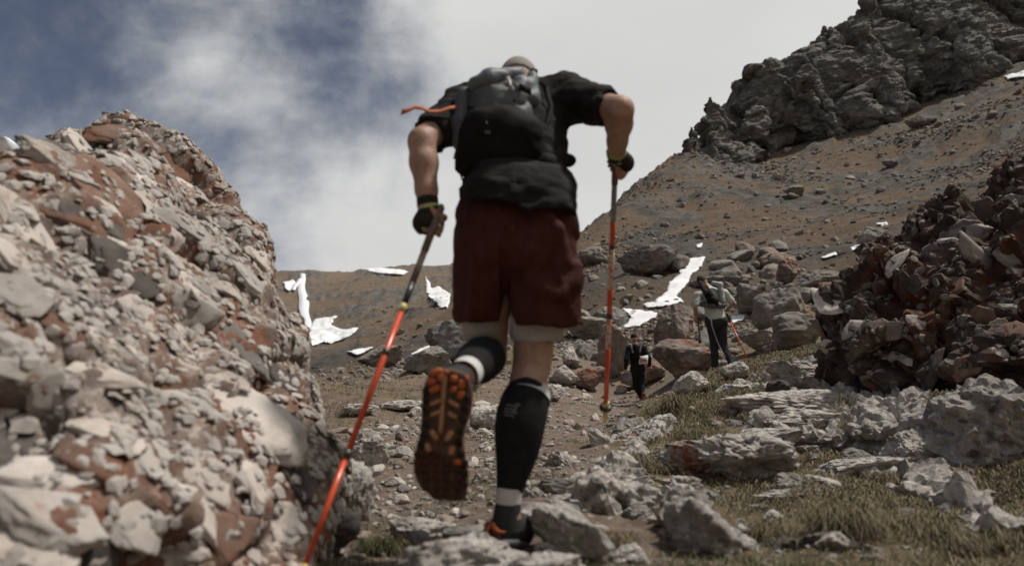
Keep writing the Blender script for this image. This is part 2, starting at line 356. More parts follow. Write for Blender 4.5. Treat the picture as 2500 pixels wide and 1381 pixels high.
M['cliff'] = mat('cliff_stone', [(0.075, 0.071, 0.065), (0.155, 0.146, 0.132), (0.27, 0.255, 0.228)], 0.30, 0.95, 1.0, 0.7, stretch=(0.8, 0.8, 1.6), blotch=[((0.34, 0.32, 0.29), 0.55, 0.60, 0.03), ((0.16, 0.115, 0.082), 0.12, 0.60, 0.05), ((0.03, 0.03, 0.029), 0.22, 0.62, 0.04)], bscale=1.4)  # palest blotch paints the ledges' highlights into the stone colour
M['snow'] = mat('old_snow', [(0.70, 0.70, 0.70), (0.82, 0.82, 0.82)], 0.6, 0.7, 0.5, 0.15, bscale=1.5, blotch=[((0.50, 0.48, 0.45), 0.5, 0.66, 0.08)])
# ---------------------------------------------------------------- the ground: one sheet, shaped through points measured along the slope
G = [(200,1500,1.6),(800,1500,1.6),(1250,1500,1.6),(1800,1500,1.6),(2400,1500,1.6),
 (800,1388,2.1),(1250,1385,2.05),(1750,1375,2.1),(2400,1360,2.3),(1000,1300,2.7),(1240,1328,2.25),(1450,1290,2.6),
 (950,1200,3.6),(900,1100,5),(900,1010,9),(850,965,13),
 (1150,1080,6.2),(1380,1015,11),(1450,990,15),(1560,983,18),(1450,945,20.5),(1250,940,18),(1100,955,15),
 (1350,1220,2.9),(1450,1120,3.9),(1650,962,8.5),(1572,1012,7.5),(1535,1050,5.8),(1700,925,10.5),(1750,908,13),(1700,1250,2.7),(1800,1150,3.6),(2000,1250,2.8),
 (2000,1080,4.9),(2000,960,7.2),(2000,890,9.5),(2250,1150,3.7),(2300,1000,5.2),(2300,950,6),(2480,1150,3.6),(2500,980,5),
 (1620,990,13),(1500,1030,9),(1800,900,15),(1850,880,17),(2400,850,8),(2200,840,10),(2050,840,12),
 (1650,880,21),(1400,880,23),(1850,800,22),(1500,800,30),(1300,850,30),(1100,880,26),(950,905,30),(1700,740,34),(1900,700,34),(2100,700,28),(2300,650,30),(2500,600,30),
 (1450,700,50),(1430,640,75),(1600,620,62),(1800,600,66),(2000,600,60),(2200,560,62),(2500,450,62),
 (1500,560,95),(1650,500,110),(1850,450,125),(2100,400,125),(2350,320,125),(2550,250,120),
 (1420,565,110),(1500,500,125),(1600,430,140),(1690,380,155),(1780,380,158),(1950,345,160),(2100,300,160),(2300,245,160),(2500,180,160),(2700,110,155),
 (1420,640,170),(1600,480,210),(1800,400,210),(2100,280,220),(2500,120,220),
 (820,930,40),(1000,860,60),(1080,800,72),(1200,780,70),(1350,730,60),(850,850,120),(1000,790,130),(1100,735,130),(1250,690,120),(1340,640,120),
 (800,830,190),(900,760,260),(1000,720,290),(1100,700,300),(740,790,280),(735,700,340),(735,668,360),(850,666,380),(1000,650,400),(1110,650,400),(1250,640,380),(1350,650,300),
 (735,720,520),(1000,720,560),(1250,720,560),(1400,760,560),(1600,900,560),(2000,900,600),(2500,900,600),
 (400,800,100),(400,660,400),(0,640,400),(0,720,150),(200,900,40),(0,900,20),(0,1100,6),(400,1100,6),(400,1000,12),(-300,900,20),(-300,650,400),(-300,1200,4),
 (2900,900,5),(2900,500,30),(2900,250,70),(2900,60,150),(0,1000,1200),(1250,1050,1300),(2500,1100,1300)]
GA = np.array([P(*g) for g in G]); gr = np.hypot(GA[:, 0], GA[:, 1]); gt = (GA[:, 2]-CZ)/gr
AZS = 3.2; K = np.stack([np.arctan2(GA[:, 0], GA[:, 1])*AZS, np.log(gr)], 1)
def tps(a, b):
    d2 = ((a[:, None, :]-b[None])**2).sum(-1); return 0.5*d2*np.log(d2+1e-9)
n_ = len(K); A_ = np.zeros((n_+3, n_+3)); A_[:n_, :n_] = tps(K, K)+np.eye(n_)*0.004; A_[:n_, n_] = 1; A_[:n_, n_+1:] = K; A_[n_:, :n_] = A_[:n_, n_:].T
wts = np.linalg.solve(A_, np.concatenate([gt, np.zeros(3)]))
def base_t(az, lr):
    q = np.stack([np.clip(az, -0.80, 0.80)*AZS, np.clip(lr, 0.1, 7.1)], -1).reshape(-1, 2); o = np.empty(len(q))
    for i in range(0, len(q), 60000):
        s = q[i:i+60000]; o[i:i+60000] = tps(s, K)@wts[:n_]+wts[n_]+s@wts[n_+1:]
    return o.reshape(az.shape)
path_xy = np.array([P(*g)[:2] for g in [(1200,1381,1.6),(1130,1290,2.6),(1020,1190,3.7),(1130,1085,6.2),(1360,1010,11),(1480,985,15),(1555,978,18.5),(1480,945,22),(1300,930,19)]])
def seg_dist(xy, pl):
    d = np.full(xy.shape[:-1], 1e9); T = np.zeros(xy.shape[:-1])
    for i in range(len(pl)-1):
        e = pl[i+1]-pl[i]; w = xy-pl[i]; t = np.clip((w@e)/(e@e), 0, 1); q = np.linalg.norm(w-t[..., None]*e, axis=-1); T = np.where(q < d, i+t, T); d = np.minimum(d, q)
    return d, T
def ground_field(az, lr):
    r = np.exp(lr); x = r*np.sin(az); y = r*np.cos(az); z = CZ+r*base_t(az, lr)
    p = np.stack([x, y, np.zeros_like(x)], -1); pd, pt = seg_dist(p[..., :2], path_xy)
    pw = np.interp(pt, [0, 2, 4, 6, 8], [0.45, 0.8, 1.3, 1.9, 2.2]); path = 1-smooth01(pd/pw+0.35*perlin(p*0.9), 0.75, 1.25)
    path = path*(r < 26)
    amp = 1-0.65*path; dz = 0
    lam = 0.16
    k = 0
    while lam < 70:
        w = smooth01(lam, 0.010*r, 0.03*r)*(1-smooth01(lam, 0.28*r, 0.55*r))
        if w.max() > 0:
            m = w > 1e-3; n = np.zeros_like(x); n[m] = perlin(np.concatenate([p[m][:, :2]/lam, np.full((m.sum(), 1), k*5.7)], 1)); dz = dz+n*lam*(0.085+0.045*(r < 13)*(x > 0.3))*w*(1-0.65*smooth01(r, 120, 260))
        lam *= 1.9; k += 1
    z = z+dz*amp
    # rock steps on the far slopes
    far = smooth01(r, 22, 60)
    rid = fbm(np.stack([x/26, y/26, z/9], -1), 4, 0.55, ridge=True)
    rock = far*smooth01(rid+0.35*perlin(p/60.0), 0.98, 1.35)
    z = z+rock*0.010*np.minimum(r, 130)*np.abs(perlin(np.stack([x/5, y/5, z/3], -1)))*1.6
    return x, y, z, path, rock
NF, NR = 900, 640
azs = np.concatenate([np.linspace(-math.pi, -0.72, 24, endpoint=False), np.linspace(-0.72, 0.72, NF), np.linspace(0.72, math.pi, 25)[1:-1]])
lrs = np.linspace(math.log(0.35), math.log(1500), NR)
AZ, LR = np.meshgrid(azs, lrs, indexing='ij')
GX, GY, GZ, PATH, ROCK = ground_field(AZ, LR)
GT = (GZ-CZ)/np.exp(LR); f0, f1 = 24, 24+NF
def hit(u, v, extra=0.0):                          # ground point seen at a photo pixel
    r = P(u, v, 1.0)-np.array([0, 0, CZ]); az = math.atan2(r[0], r[1]); t = r[2]/math.hypot(r[0], r[1])
    c = (az+0.72)/1.44*(NF-1); i = int(np.clip(c, 0, NF-2)); w = c-i; prof = GT[f0+i]*(1-w)+GT[f0+i+1]*w
    j = np.argmax((prof >= t) & (lrs > 0.3))
    if prof[j] < t: return None
    a = (t-prof[j-1])/(prof[j]-prof[j-1]+1e-12) if j > 0 else 0; rr = math.exp(lrs[j-1]+a*(lrs[j]-lrs[j-1]))
    return np.array([rr*math.sin(az), rr*math.cos(az), CZ+rr*t])
def ground_z(x, y):
    az = np.arctan2(x, y); lr = np.log(np.hypot(x, y)); c = np.clip((az+0.72)/1.44*(NF-1), 0, NF-1.001); i = c.astype(int); w = c-i
    d = np.clip((lr-lrs[0])/(lrs[1]-lrs[0]), 0, NR-1.001); j = d.astype(int); q = d-j; g = GZ[f0:f1]
    return (g[i, j]*(1-w)+g[i+1, j]*w)*(1-q)+(g[i, j+1]*(1-w)+g[i+1, j+1]*w)*q
def gz(x, y): return float(ground_z(np.array([x]), np.array([y]))[0])
nA = len(azs); vid = np.arange(nA*NR).reshape(nA, NR)
a_, b_ = vid, np.roll(vid, -1, 0)
gf = np.stack([a_[:, :-1], a_[:, 1:], b_[:, 1:], b_[:, :-1]], -1).reshape(-1, 4)
gv = np.stack([GX, GY, GZ], -1).reshape(-1, 3)
gm = bpy.data.materials.new('mountain_ground'); gm.use_nodes = True
def ground_material(m):
    t = m.node_tree; N = t.nodes; L = t.links; b = N['Principled BSDF']; b.inputs['Roughness'].default_value = 0.97; b.inputs['Specular IOR Level'].default_value = 0.15
    geo = N.new('ShaderNodeNewGeometry'); pos = geo.outputs['Position']; at = N.new('ShaderNodeAttribute'); at.attribute_name = 'zone'; sp = N.new('ShaderNodeSeparateColor'); L.new(at.outputs['Color'], sp.inputs[0])
    path, grass, rock = sp.outputs; far = at.outputs['Alpha']
    def no(sc, de=9, ro=0.65, di=0.0):
        n = N.new('ShaderNodeTexNoise'); n.inputs['Scale'].default_value = sc; n.inputs['Detail'].default_value = de; n.inputs['Roughness'].default_value = ro; n.inputs['Distortion'].default_value = di; L.new(pos, n.inputs['Vector']); return n.outputs[0]
    def ra(x, pts):
        r = N.new('ShaderNodeValToRGB'); L.new(x, r.inputs[0]); e = r.color_ramp.elements
        while len(e) < len(pts): e.new(0.5)
        for el, (p, c) in zip(e, pts): el.position = p; el.color = (*c, 1)
        return r.outputs[0]
    def mx(f, a, c, mode='MIX'):
        x = N.new('ShaderNodeMix'); x.data_type = 'RGBA'; x.blend_type = mode
        for s, y in ((0, f), (6, a), (7, c)):
            if isinstance(y, (int, float)): x.inputs[s].default_value = y
            elif isinstance(y, tuple): x.inputs[s].default_value = (*y, 1)
            else: L.new(y, x.inputs[s])
        return x.outputs[2]
    near_dirt = ra(no(7), [(0.3, (0.085, 0.060, 0.045)), (0.5, (0.150, 0.113, 0.087)), (0.72, (0.23, 0.185, 0.15))])
    near_grass = ra(no(4.5), [(0.28, (0.050, 0.046, 0.024)), (0.48, (0.125, 0.098, 0.058)), (0.72, (0.20, 0.160, 0.10))])
    far_turf = ra(no(0.22, 14, 0.84, 0.3), [(0.28, (0.085, 0.067, 0.047)), (0.44, (0.185, 0.136, 0.095)), (0.58, (0.24, 0.18, 0.126)), (0.76, (0.32, 0.25, 0.185))])
    stony = ra(no(0.55, 14, 0.88), [(0.38, (0.085, 0.071, 0.056)), (0.50, (0.225, 0.188, 0.150)), (0.62, (0.42, 0.375, 0.325))])
    strata = ra(no(0.35, 12, 0.75, 0.4), [(0.3, (0.05, 0.047, 0.043)), (0.5, (0.15, 0.138, 0.122)), (0.7, (0.30, 0.28, 0.25))])
    c = mx(grass, near_dirt, near_grass); c = mx(path, c, near_dirt)
    spk = ra(no(26, 5, 0.6), [(0.60, (0, 0, 0)), (0.66, (1, 1, 1))]); c = mx(mx(0.7, spk, path, 'MULTIPLY'), c, (0.36, 0.32, 0.28))
    far_c = mx(ra(no(0.075, 10, 0.75, 0.8), [(0.56, (0, 0, 0)), (0.66, (1, 1, 1))]), far_turf, stony)
    c = mx(far, c, far_c); c = mx(rock, c, strata)
    L.new(c, b.inputs['Base Color'])
    b1 = N.new('ShaderNodeBump'); b1.inputs['Strength'].default_value = 0.8; b1.inputs['Distance'].default_value = 0.03; L.new(no(22, 10, 0.7), b1.inputs['Height'])
    b2 = N.new('ShaderNodeBump'); b2.inputs['Distance'].default_value = 1.5; L.new(far, b2.inputs['Strength']); L.new(no(0.7, 12, 0.75), b2.inputs['Height']); L.new(b1.outputs[0], b2.inputs['Normal']); L.new(b2.outputs[0], b.inputs['Normal'])
ground_material(gm)
ground = obj('ground', gv, gf, gm, kind='structure')
R_ = np.exp(LR); gp = np.stack([GX, GY, GZ*0], -1)
GRASS = (1-PATH)*smooth01(perlin(gp*0.8)+0.6*perlin(gp*2.3)+0.9*smooth01(GX+0.05*GY, 0.3, 1.0)-0.25, -0.25, 0.2)
FAR = smooth01(R_, 16, 34)
zone = np.stack([PATH, GRASS, ROCK, FAR], -1).reshape(-1, 4).astype(np.float32)
ca = ground.data.color_attributes.new('zone', 'FLOAT_COLOR', 'POINT'); ca.data.foreach_set('color', zone.ravel())
# ---------------------------------------------------------------- cliff on the ridge: buttresses with depth, one rock mass
def craggy(v, f, A, L, seed, tilt=0.28):
    n = vnormals(v, f); q = v+seed*13.1; wob = np.stack([perlin(q/L*1.1), perlin(q/L*1.1+7), perlin(q/L*1.1+3)], -1)*0.45
    rib = np.stack([(q[:, 0]+0.75*q[:, 2])*0.55/L, q[:, 1]*0.5/L, q[:, 2]*0.22/L], -1); f1, f2, cid, vec = voronoi(rib+wob)   # leaning ribs
    d = A*(np.sum(_g[cid]*vec, -1)*2.1-0.9*(1-smooth01(f2-f1, 0, 0.25))+0.5*_g[cid][:, 2])
    bz = (q[:, 2]-tilt*q[:, 0])/L; bed = np.stack([q[:, 0]*0.35/L, q[:, 1]*0.35/L, bz*2.2], -1); f1, f2, cid, vec = voronoi(bed+wob*0.6)   # bedding
    d += A*0.30*(np.sum(_g[cid]*vec, -1)*1.2-0.8*(1-smooth01(f2-f1, 0, 0.18))+0.5*_g[cid][:, 0])
    f1, f2, cid, vec = voronoi(bed*np.array([3.2, 3.2, 1.7])+wob*1.2+40); d += A*0.20*(np.sum(_g[cid]*vec, -1)*1.6-0.9*(1-smooth01(f2-f1, 0, 0.2))+0.6*_g[cid][:, 1])
    d += A*0.34*fbm(q/L*np.array([2.0, 2.0, 3.4]), 5, 0.66)
    return v+n*d[:, None]
CL = [ # outline, plane depths (three u,v,d), thickness, rounding, front swell
 ([(1630,420),(1660,375),(1700,355),(1740,350),(1800,345),(1860,350),(1900,380),(1850,415),(1740,440),(1660,445)], [(1640,430,150),(1880,400,152),(1760,340,156)], 10, 2.2, 1.5),
 ([(1672,340),(1688,304),(1708,330),(1722,372),(1716,392),(1690,388),(1676,365)], [(1680,380,152),(1716,380,152),(1690,320,154)], 4, 1.2, 0.6),
 ([(1706,300),(1712,285),(1732,265),(1741,232),(1757,262),(1775,290),(1800,310),(1805,390),(1735,392),(1722,330),(1725,310)], [(1720,380,153),(1800,380,153),(1750,260,156)], 6, 1.6, 0.9),
 ([(1766,265),(1782,232),(1815,212),(1795,200),(1812,193),(1828,200),(1822,172),(1850,142),(1880,146),(1912,148),(1955,140),(2010,135),(2100,170),(2110,330),(2070,345),(1960,345),(1830,350),(1790,345)], [(1790,350,158),(2080,340,160),(1900,140,168)], 22, 3.5, 3.0),
 ([(1930,190),(1965,158),(2000,175),(2030,230),(2060,280),(2082,325),(2050,345),(2010,320),(1985,260),(1950,215)], [(1960,330,154),(2070,330,155),(1960,160,162)], 8, 2.6, 1.6),
 ([(1985,130),(1980,95),(1988,50),(2010,42),(2060,38),(2100,5),(2150,-30),(2230,-40),(2260,60),(2240,300),(2120,335),(2050,300),(2010,200)], [(2060,310,158),(2240,290,158),(2060,40,172)], 30, 4.0, 3.5),
 ([(2090,60),(2130,50),(2165,110),(2200,190),(2225,290),(2160,310),(2130,240),(2100,150)], [(2120,300,154),(2220,290,154),(2110,60,165)], 10, 3.0, 2.0),
 ([(2150,0),(2190,-60),(2330,-120),(2520,-180),(2800,-260),(2850,60),(2600,130),(2480,160),(2350,230),(2230,280),(2190,150)], [(2230,270,162),(2600,130,160),(2350,-100,180)], 34, 4.5, 4.0),
 ([(2300,60),(2360,20),(2420,60),(2440,130),(2470,170),(2380,215),(2330,180)], [(2330,200,156),(2460,170,156),(2360,30,166)], 10, 3.0, 2.2)]
parts = []
for i, (pl, pn, th, rn, fr) in enumerate(CL):
    v, f, n = inflate(pl, pn, th, rn, 0.42 if th > 9 else 0.28, warp=1.1 if th > 9 else 0.5, wf=0.22, front=fr, seed=i)
    parts.append((craggy(v, f, 1.9 if th > 11 else 0.6, 9.0 if th > 11 else 3.4, i), f))
v, f = join(parts); obj('cliff', v, f, M['cliff'], smooth=False, loc=P(2000,340,160), kind='structure')
# far snowy summit on the left, beyond everything
M['peak'] = mat('far_peak_stone', [(0.10, 0.092, 0.085), (0.2, 0.185, 0.165)], 0.03, 0.95, 0.8, 4.0, bscale=0.1)
v, f, n = inflate([(-500,800),(-300,520),(-120,380),(-40,335),(0,318),(40,348),(90,378),(200,450),(330,560),(500,800)], [(-200,800,900),(300,800,900),(0,320,990)], 160, 40, 7, warp=8, wf=0.02, front=40)
obj('far_peak', craggy(v, f, 7, 40, 3), f, M['peak'], smooth=False, loc=P(0,700,900), kind='structure')
v, f, n = inflate([(4,330),(22,338),(48,352),(90,368),(86,378),(70,372),(56,383),(36,378),(16,356)], [(4,335,868),(80,378,868),(30,330,872)], 30, 1.6, 1.5, warp=1.2, wf=0.1, front=1.5)
obj('snow_patch', v, f, M['snow'], loc=P(40,370,868), label='white snowfield on the far peak at the left edge', cat='snow patch')
# ---------------------------------------------------------------- snow lying in the hollows
SNOWP = []
def snow(poly, label, thick=0.35, rag=0.5):
    SNOWP.append(np.array(poly, float))
    pl = np.array(poly, float); lo = pl.min(0)-6; hi = pl.max(0)+6; st = max(1.6, (hi-lo).max()/70)
    U, V_ = np.meshgrid(np.arange(lo[0], hi[0], st), np.arange(lo[1], hi[1], st*0.7), indexing='ij'); q = np.stack([U, V_], -1)
    w = (hi-lo).min(); d = poly_sd(q, pl)+rag*min(w, 40)*0.10*fbm(np.stack([U/14, V_/9, np.full(U.shape, pl[0, 0])], -1), 4, 0.6)
    D = np.full(U.shape, np.nan)
    for i, j in np.argwhere(d < 8):
        h_ = hit(U[i, j], V_[i, j])
        if h_ is not None: D[i, j] = math.log((h_-np.array([0, 0, CZ]))@VIEW)
    ok = ~np.isnan(D)
    if ok.sum() < 6: return
    # the sheet follows the ground but bridges its small hollows
    x = (U-pl[:, 0].mean())/100; y = (V_-pl[:, 1].mean())/100; Bs = np.stack([np.ones_like(x), x, y], -1); co = np.linalg.lstsq(Bs[ok], D[ok], rcond=None)[0]
    D = np.where(ok, D, Bs@co); Dm = D.copy()
    def blur(A, n):
        for _ in range(n):
            Q_ = np.pad(A, 1, mode='edge'); A = (Q_[1:-1, 1:-1]*2+Q_[:-2, 1:-1]+Q_[2:, 1:-1]+Q_[1:-1, :-2]+Q_[1:-1, 2:])/6
        return A
    for _ in range(2):
        Q_ = np.pad(D, 1, mode='edge'); D = np.min([Q_[a:a+D.shape[0], b:b+D.shape[1]] for a in range(3) for b in range(3)], 0)
    Dm = blur(Dm, 12); Dm = blur(np.minimum(Dm, D), 4)
    dep = np.exp(Dm)*(1-0.006+0.022*smooth01(d, -2.0, 3.0)); V = P(U, V_, dep)
    keep = d < 2.5; vi = np.arange(U.size).reshape(U.shape); fk = keep[:-1, :-1] & keep[1:, :-1] & keep[:-1, 1:] & keep[1:, 1:]
    F = np.stack([vi[:-1, :-1], vi[:-1, 1:], vi[1:, 1:], vi[1:, :-1]], -1)[fk]
    if not len(F): return
    us = np.unique(F); mp = np.full(U.size, -1); mp[us] = np.arange(len(us)); V = V.reshape(-1, 3)[us]
    obj('snow_patch', V, mp[F], M['snow'], loc=V.mean(0), label=label, cat='snow patch', group='snow patches on the mountainside')
snow([(1720,627),(1690,632),(1655,640),(1660,668),(1635,690),(1628,712),(1600,735),(1570,742),(1580,752),(1640,745),(1668,735),(1650,722),(1672,700),(1690,668),(1712,650)], 'long narrow tongue of snow in the gully above the dark-clad hiker', 0.5)
snow([(1516,752),(1530,762),(1540,775),(1505,803),(1560,795),(1600,775),(1605,762),(1575,758)], 'snow patch at the foot of the gully tongue behind the upright pole', 0.5)
snow([(1600,845),(1636,838),(1632,848),(1608,862)], 'small snow scrap above the rusty-topped boulder', 0.3)
snow([(1782,772),(1822,766),(1815,780),(1790,790)], 'snow wedge just right of the hiker in the light shirt', 0.4)
snow([(2076,603),(2100,598),(2136,594),(2130,606),(2105,610),(2082,612)], 'ragged snow scrap on the slope above the red rock', 0.3)
snow([(2005,628),(2040,616),(2044,622),(2010,632)], 'thin sliver of snow left of the ragged scrap on the slope', 0.3)
snow([(2140,546),(2164,542),(2166,547),(2144,550)], 'tiny highest snow spot on the open slope', 0.3)
snow([(1700,598),(1714,594),(1712,604),(1702,606)], 'tiny snow spot just above the long snow tongue', 0.3)
snow([(2450,186),(2500,174),(2530,170),(2520,184),(2460,194)], 'snow strip below the cliff at the right edge', 0.4)
snow([(895,657),(930,655),(985,660),(994,664),(985,671),(950,669),(915,665)], 'flat snowfield just under the distant skyline', 0.5, 0.3)
snow([(1040,678),(1048,690),(1052,704),(1072,700),(1098,718),(1092,750),(1075,751),(1058,728),(1042,715)], 'jagged snowfield on dark crags left of the maroon shorts', 0.5)
snow([(757,800),(770,780),(790,776),(822,771),(805,792),(835,806),(875,800),(858,816),(812,835),(790,832),(765,842),(755,830)], 'large snowfield below the waterfall', 0.6)
snow([(850,858),(880,850),(912,847),(895,858),(872,868)], 'small snowfield on the meadow below the large one', 0.4)
snow([(1006,864),(1030,850),(1050,843),(1048,848),(1012,868)], 'thin snow streak beside the grey boulder left of the lifted shoe', 0.35)
snow([(692,690),(716,682),(722,690),(706,712),(696,706)], 'snow patch left of the waterfall beside the boulder edge', 0.5)
# waterfall
wf = root('waterfall', hit(742, 785) if hit(742, 785) is not None else P(742,785,280), 'thin white waterfall dropping down the distant cliff', 'waterfall')
M['water'] = mat('white_water', [(0.62, 0.64, 0.66), (0.82, 0.83, 0.84)], 0.9, 0.5, 0.6, 0.3, stretch=(3, 3, 0.25))
def fall(pts, w, nm):
    W_ = []
    for k, (u, v) in enumerate(pts):
        p = hit(u, v); p = P(u, v, 345) if p is None else p
        dirn = norm(p-np.array([0, 0, CZ])); W_.append(p-dirn*2.5)
    W_ = np.array(W_); t = np.linspace(0, len(W_)-1, 26); X = np.stack([np.interp(t, np.arange(len(W_)), W_[:, i]) for i in range(3)], 1)
    X[:, 0] += 0.35*np.sin(t*3.1); n = len(X); nn = 9; s = np.linspace(-1, 1, nn); ww = np.interp(t, np.arange(len(w)), w)
    V = X[:, None, :]+np.stack([s[None]*ww[:, None], -0.7*(1-s[None]**2)*ww[:, None]+0.2*perlin(np.stack([np.broadcast_to(s*5, (n, nn)), np.broadcast_to(t[:, None], (n, nn))*0.6, np.zeros((n, nn))], -1)), np.zeros((n, nn))], -1)
    vi = np.arange(n*nn).reshape(n, nn); obj(nm, V.reshape(-1, 3), np.stack([vi[:-1, :-1], vi[1:, :-1], vi[1:, 1:], vi[:-1, 1:]], -1).reshape(-1, 4), M['water'], wf)
fall([(739,668),(737,690),(738,715),(742,745),(747,775),(750,800)], [1.2, 1.5, 1.9, 2.2, 1.6, 1.5], 'water_column')
fall([(733,680),(724,694),(718,708)], [0.9, 1.2, 0.7], 'side_stream')
# ---------------------------------------------------------------- big conglomerate boulder on the left
def conglomerate(name, poly, plane, thick, rnd, h, front, m_body, amp, L, label, cat, hand, nscat, mix, sizes, seed, warp=0.12, wf=1.6, nstuff=0, hs=1.4, jag=0.0):
    v, f, n = inflate(poly, plane, thick, rnd, h, warp=warp, wf=wf, front=front, seed=seed)
    nn = vnormals(v, f); q = v/L+seed*9.0
    f1, f2, cid, vec = voronoi(q*0.45+0.3*np.stack([perlin(q*0.6), perlin(q*0.6+5), perlin(q*0.6+11)], -1))
    d = amp*(1.5*np.sum(_g[cid]*vec, -1)-0.5*(1-smooth01(f2-f1, 0, 0.3))+0.9*fbm(q*0.4, 3)); surf = relax(v+nn*d[:, None], f, 2)       # broad weathered facets
    if jag:                                        # broken blocks
        jd = 0
        for kf, ka in ((1.0, 1.0), (2.3, 0.55), (5.2, 0.26)):
            j1, j2, jc, jv = voronoi(q*kf*1.1+0.4*np.stack([perlin(q*kf), perlin(q*kf+5), perlin(q*kf+11)], -1)+kf*3); jd = jd+ka*(1.4*np.sum(_g[jc]*jv, -1)-0.9*(1-smooth01(j2-j1, 0, 0.22))+0.8*_g[jc][:, 0])
        surf = surf+vnormals(surf, f)*(jag*jd)[:, None]
    g1, g2, ci2, ve2 = voronoi(q*1.5+0.5*np.stack([perlin(q), perlin(q+5), perlin(q+11)], -1))
    pit = (ci2 % 11 == 0)*smooth01(g2-g1, 0.05, 0.5)
    d2 = min(amp, 0.055)*(0.45*np.sum(_g[ci2]*ve2, -1)+0.22*fbm(q*4, 4, 0.62)-0.26-1.3*pit); v = surf+nn*d2[:, None]
    base = np.array([v[:, 0].mean(), v[:, 1].mean(), v[:, 2].min()])
    rt = root(name, base, label, cat); obj('rock_body', v, f, m_body, rt, smooth=not jag)
    bv = BVHTree.FromPolygons([tuple(x) for x in surf], [tuple(x) for x in f]); v = surf; rg = np.random.default_rng(seed+50)
    shapes = []
    for k in range(14):
        rk = np.random.default_rng(500+seed*20+k); dv_, sf = ico(4); npl = int(rk.integers(5, 8)); an = np.sort(rk.uniform(0, 2*math.pi/npl*0.8, npl)+np.arange(npl)*2*math.pi/npl)
        pn = np.stack([np.cos(an), np.sin(an), rk.uniform(0.0, 0.5, npl)], 1); pn = np.concatenate([pn, [[rk.normal(0, 0.10), rk.normal(0, 0.10), 1.0]], [[rk.normal(0, 0.3), rk.normal(0, 0.3), 1.0]], [[0, 0, -1.0]]]); pn /= np.linalg.norm(pn, axis=1)[:, None]
        ph = np.concatenate([rk.uniform(0.62, 0.95, npl), [0.48, 0.54, 0.9]]); ss = np.maximum(dv_@pn.T, 0)/ph; sv = dv_*((ss**55).sum(1)**(-1/55))[:, None]; sv = sv*(1+0.085*fbm(sv*3.0+k*7.7, 4, 0.65)[:, None])*np.array([1.0, 0.72, 0.55]); shapes.append((sv, sf))
    bank = {}
    def piece(loc, nrm, su, asp, ang, kind, sink=0.25, flat=1.0):
        k = int(rg.integers(14))
        if (k, kind) not in bank: 
            me = mesh_of('embedded_stone', *shapes[k], smooth=True); me.materials.append(M[kind]); bank[(k, kind)] = me
        z = norm(nrm); x = norm(RIGHT*math.cos(ang)+UP*math.sin(ang)); x = norm(x-z*(x@z)); y = np.cross(z, x)
        m = Matrix.Identity(4); s = (su, su*asp/0.72, su*0.8*flat)
        for i in range(3):
            m[i][0], m[i][1], m[i][2], m[i][3] = x[i]*s[0], y[i]*s[1], z[i]*s[2], loc[i]-z[i]*su*sink*flat
        inst('embedded_stone', bank[(k, kind)], m, rt)
    for (u, vv, w, hh, ang, kind) in hand:
        o = Vector((0, 0, CZ)); r = Vector(P(u, vv, 1.0))-o; loc, nr, ix, dist = bv.ray_cast(o, r.normalized())
        if loc is None: continue
        dep = np.dot(np.array(loc)-np.array([0, 0, CZ]), VIEW); nr = np.array(nr); nr = nr*0.75+n*0.3
        piece(np.array(loc), nr, w/2/FPX*dep*hs, hh/w*1.3, math.radians(ang), kind, 0.30, 0.42)
    tri = v[f[:, 0]]; ar = np.linalg.norm(np.cross(v[f[:, 1]]-tri, v[f[:, 2]]-tri), axis=1); cen = v[f].mean(1); fn = np.cross(v[f[:, 1]]-tri, v[f[:, 2]]-tri); fn /= np.linalg.norm(fn, axis=1)[:, None]+1e-12
    ar = ar*(0.15+(fn@n > -0.2)); ar = ar*(cen[:, 1] > 0.4); pick = rg.choice(len(ar), 6000, p=ar/ar.sum()); kinds = list(mix.keys()); pr = np.array(list(mix.values())); pr = pr/pr.sum()
    placed = [(np.array(P(0, 0, 0)), 0)]; cnt = 0; bodies = []
    dens = np.sort(sizes[0]+(sizes[1]-sizes[0])*rg.random(nscat)**2.6)[::-1]; pi = 0; C_ = np.zeros((0, 3)); R__ = np.zeros(0)
    hc = []
    for s in dens:
        for _ in range(25):
            i = pick[pi % 6000]; pi += 1; c = cen[i]
            if len(C_) == 0 or np.all(np.linalg.norm(C_-c, axis=1) > 0.85*(R__+s)): break
        C_ = np.concatenate([C_, [c]]); R__ = np.append(R__, s)
        piece(c, fn[i]*0.8+n*0.25, s*rg.uniform(0.9, 1.4), rg.uniform(0.45, 0.85), rg.normal(-0.35, 0.45), str(rg.choice(kinds, p=pr)), rg.uniform(0.26, 0.40), rg.uniform(0.35, 0.65))
    if nstuff:                                     # gravel too small to pick apart
        pk = rg.choice(len(ar), nstuff, p=ar/ar.sum()); dv, df = ico(1); vs_, fs_ = [], []
        for k, i in enumerate(pk):
            s = sizes[0]*rg.uniform(0.3, 1.15); ch = dv*s*rg.uniform(0.6, 1.5, 3)+rg.normal(0, 0.16, dv.shape)*s; ch = ch-np.outer(ch@fn[i], fn[i])*0.55; vs_.append(cen[i]-fn[i]*s*0.22+ch); fs_.append(df+k*len(dv))
        o = obj('embedded_gravel', np.concatenate(vs_), np.concatenate(fs_), M['clast_pale'] if m_body is M['matrix'] else M['clast_grey'], rt, smooth=False, kind='stuff')
    return rt, v, f
p_, g_, r_, k_ = 'clast_pale', 'clast_grey', 'clast_red', 'clast_dark'
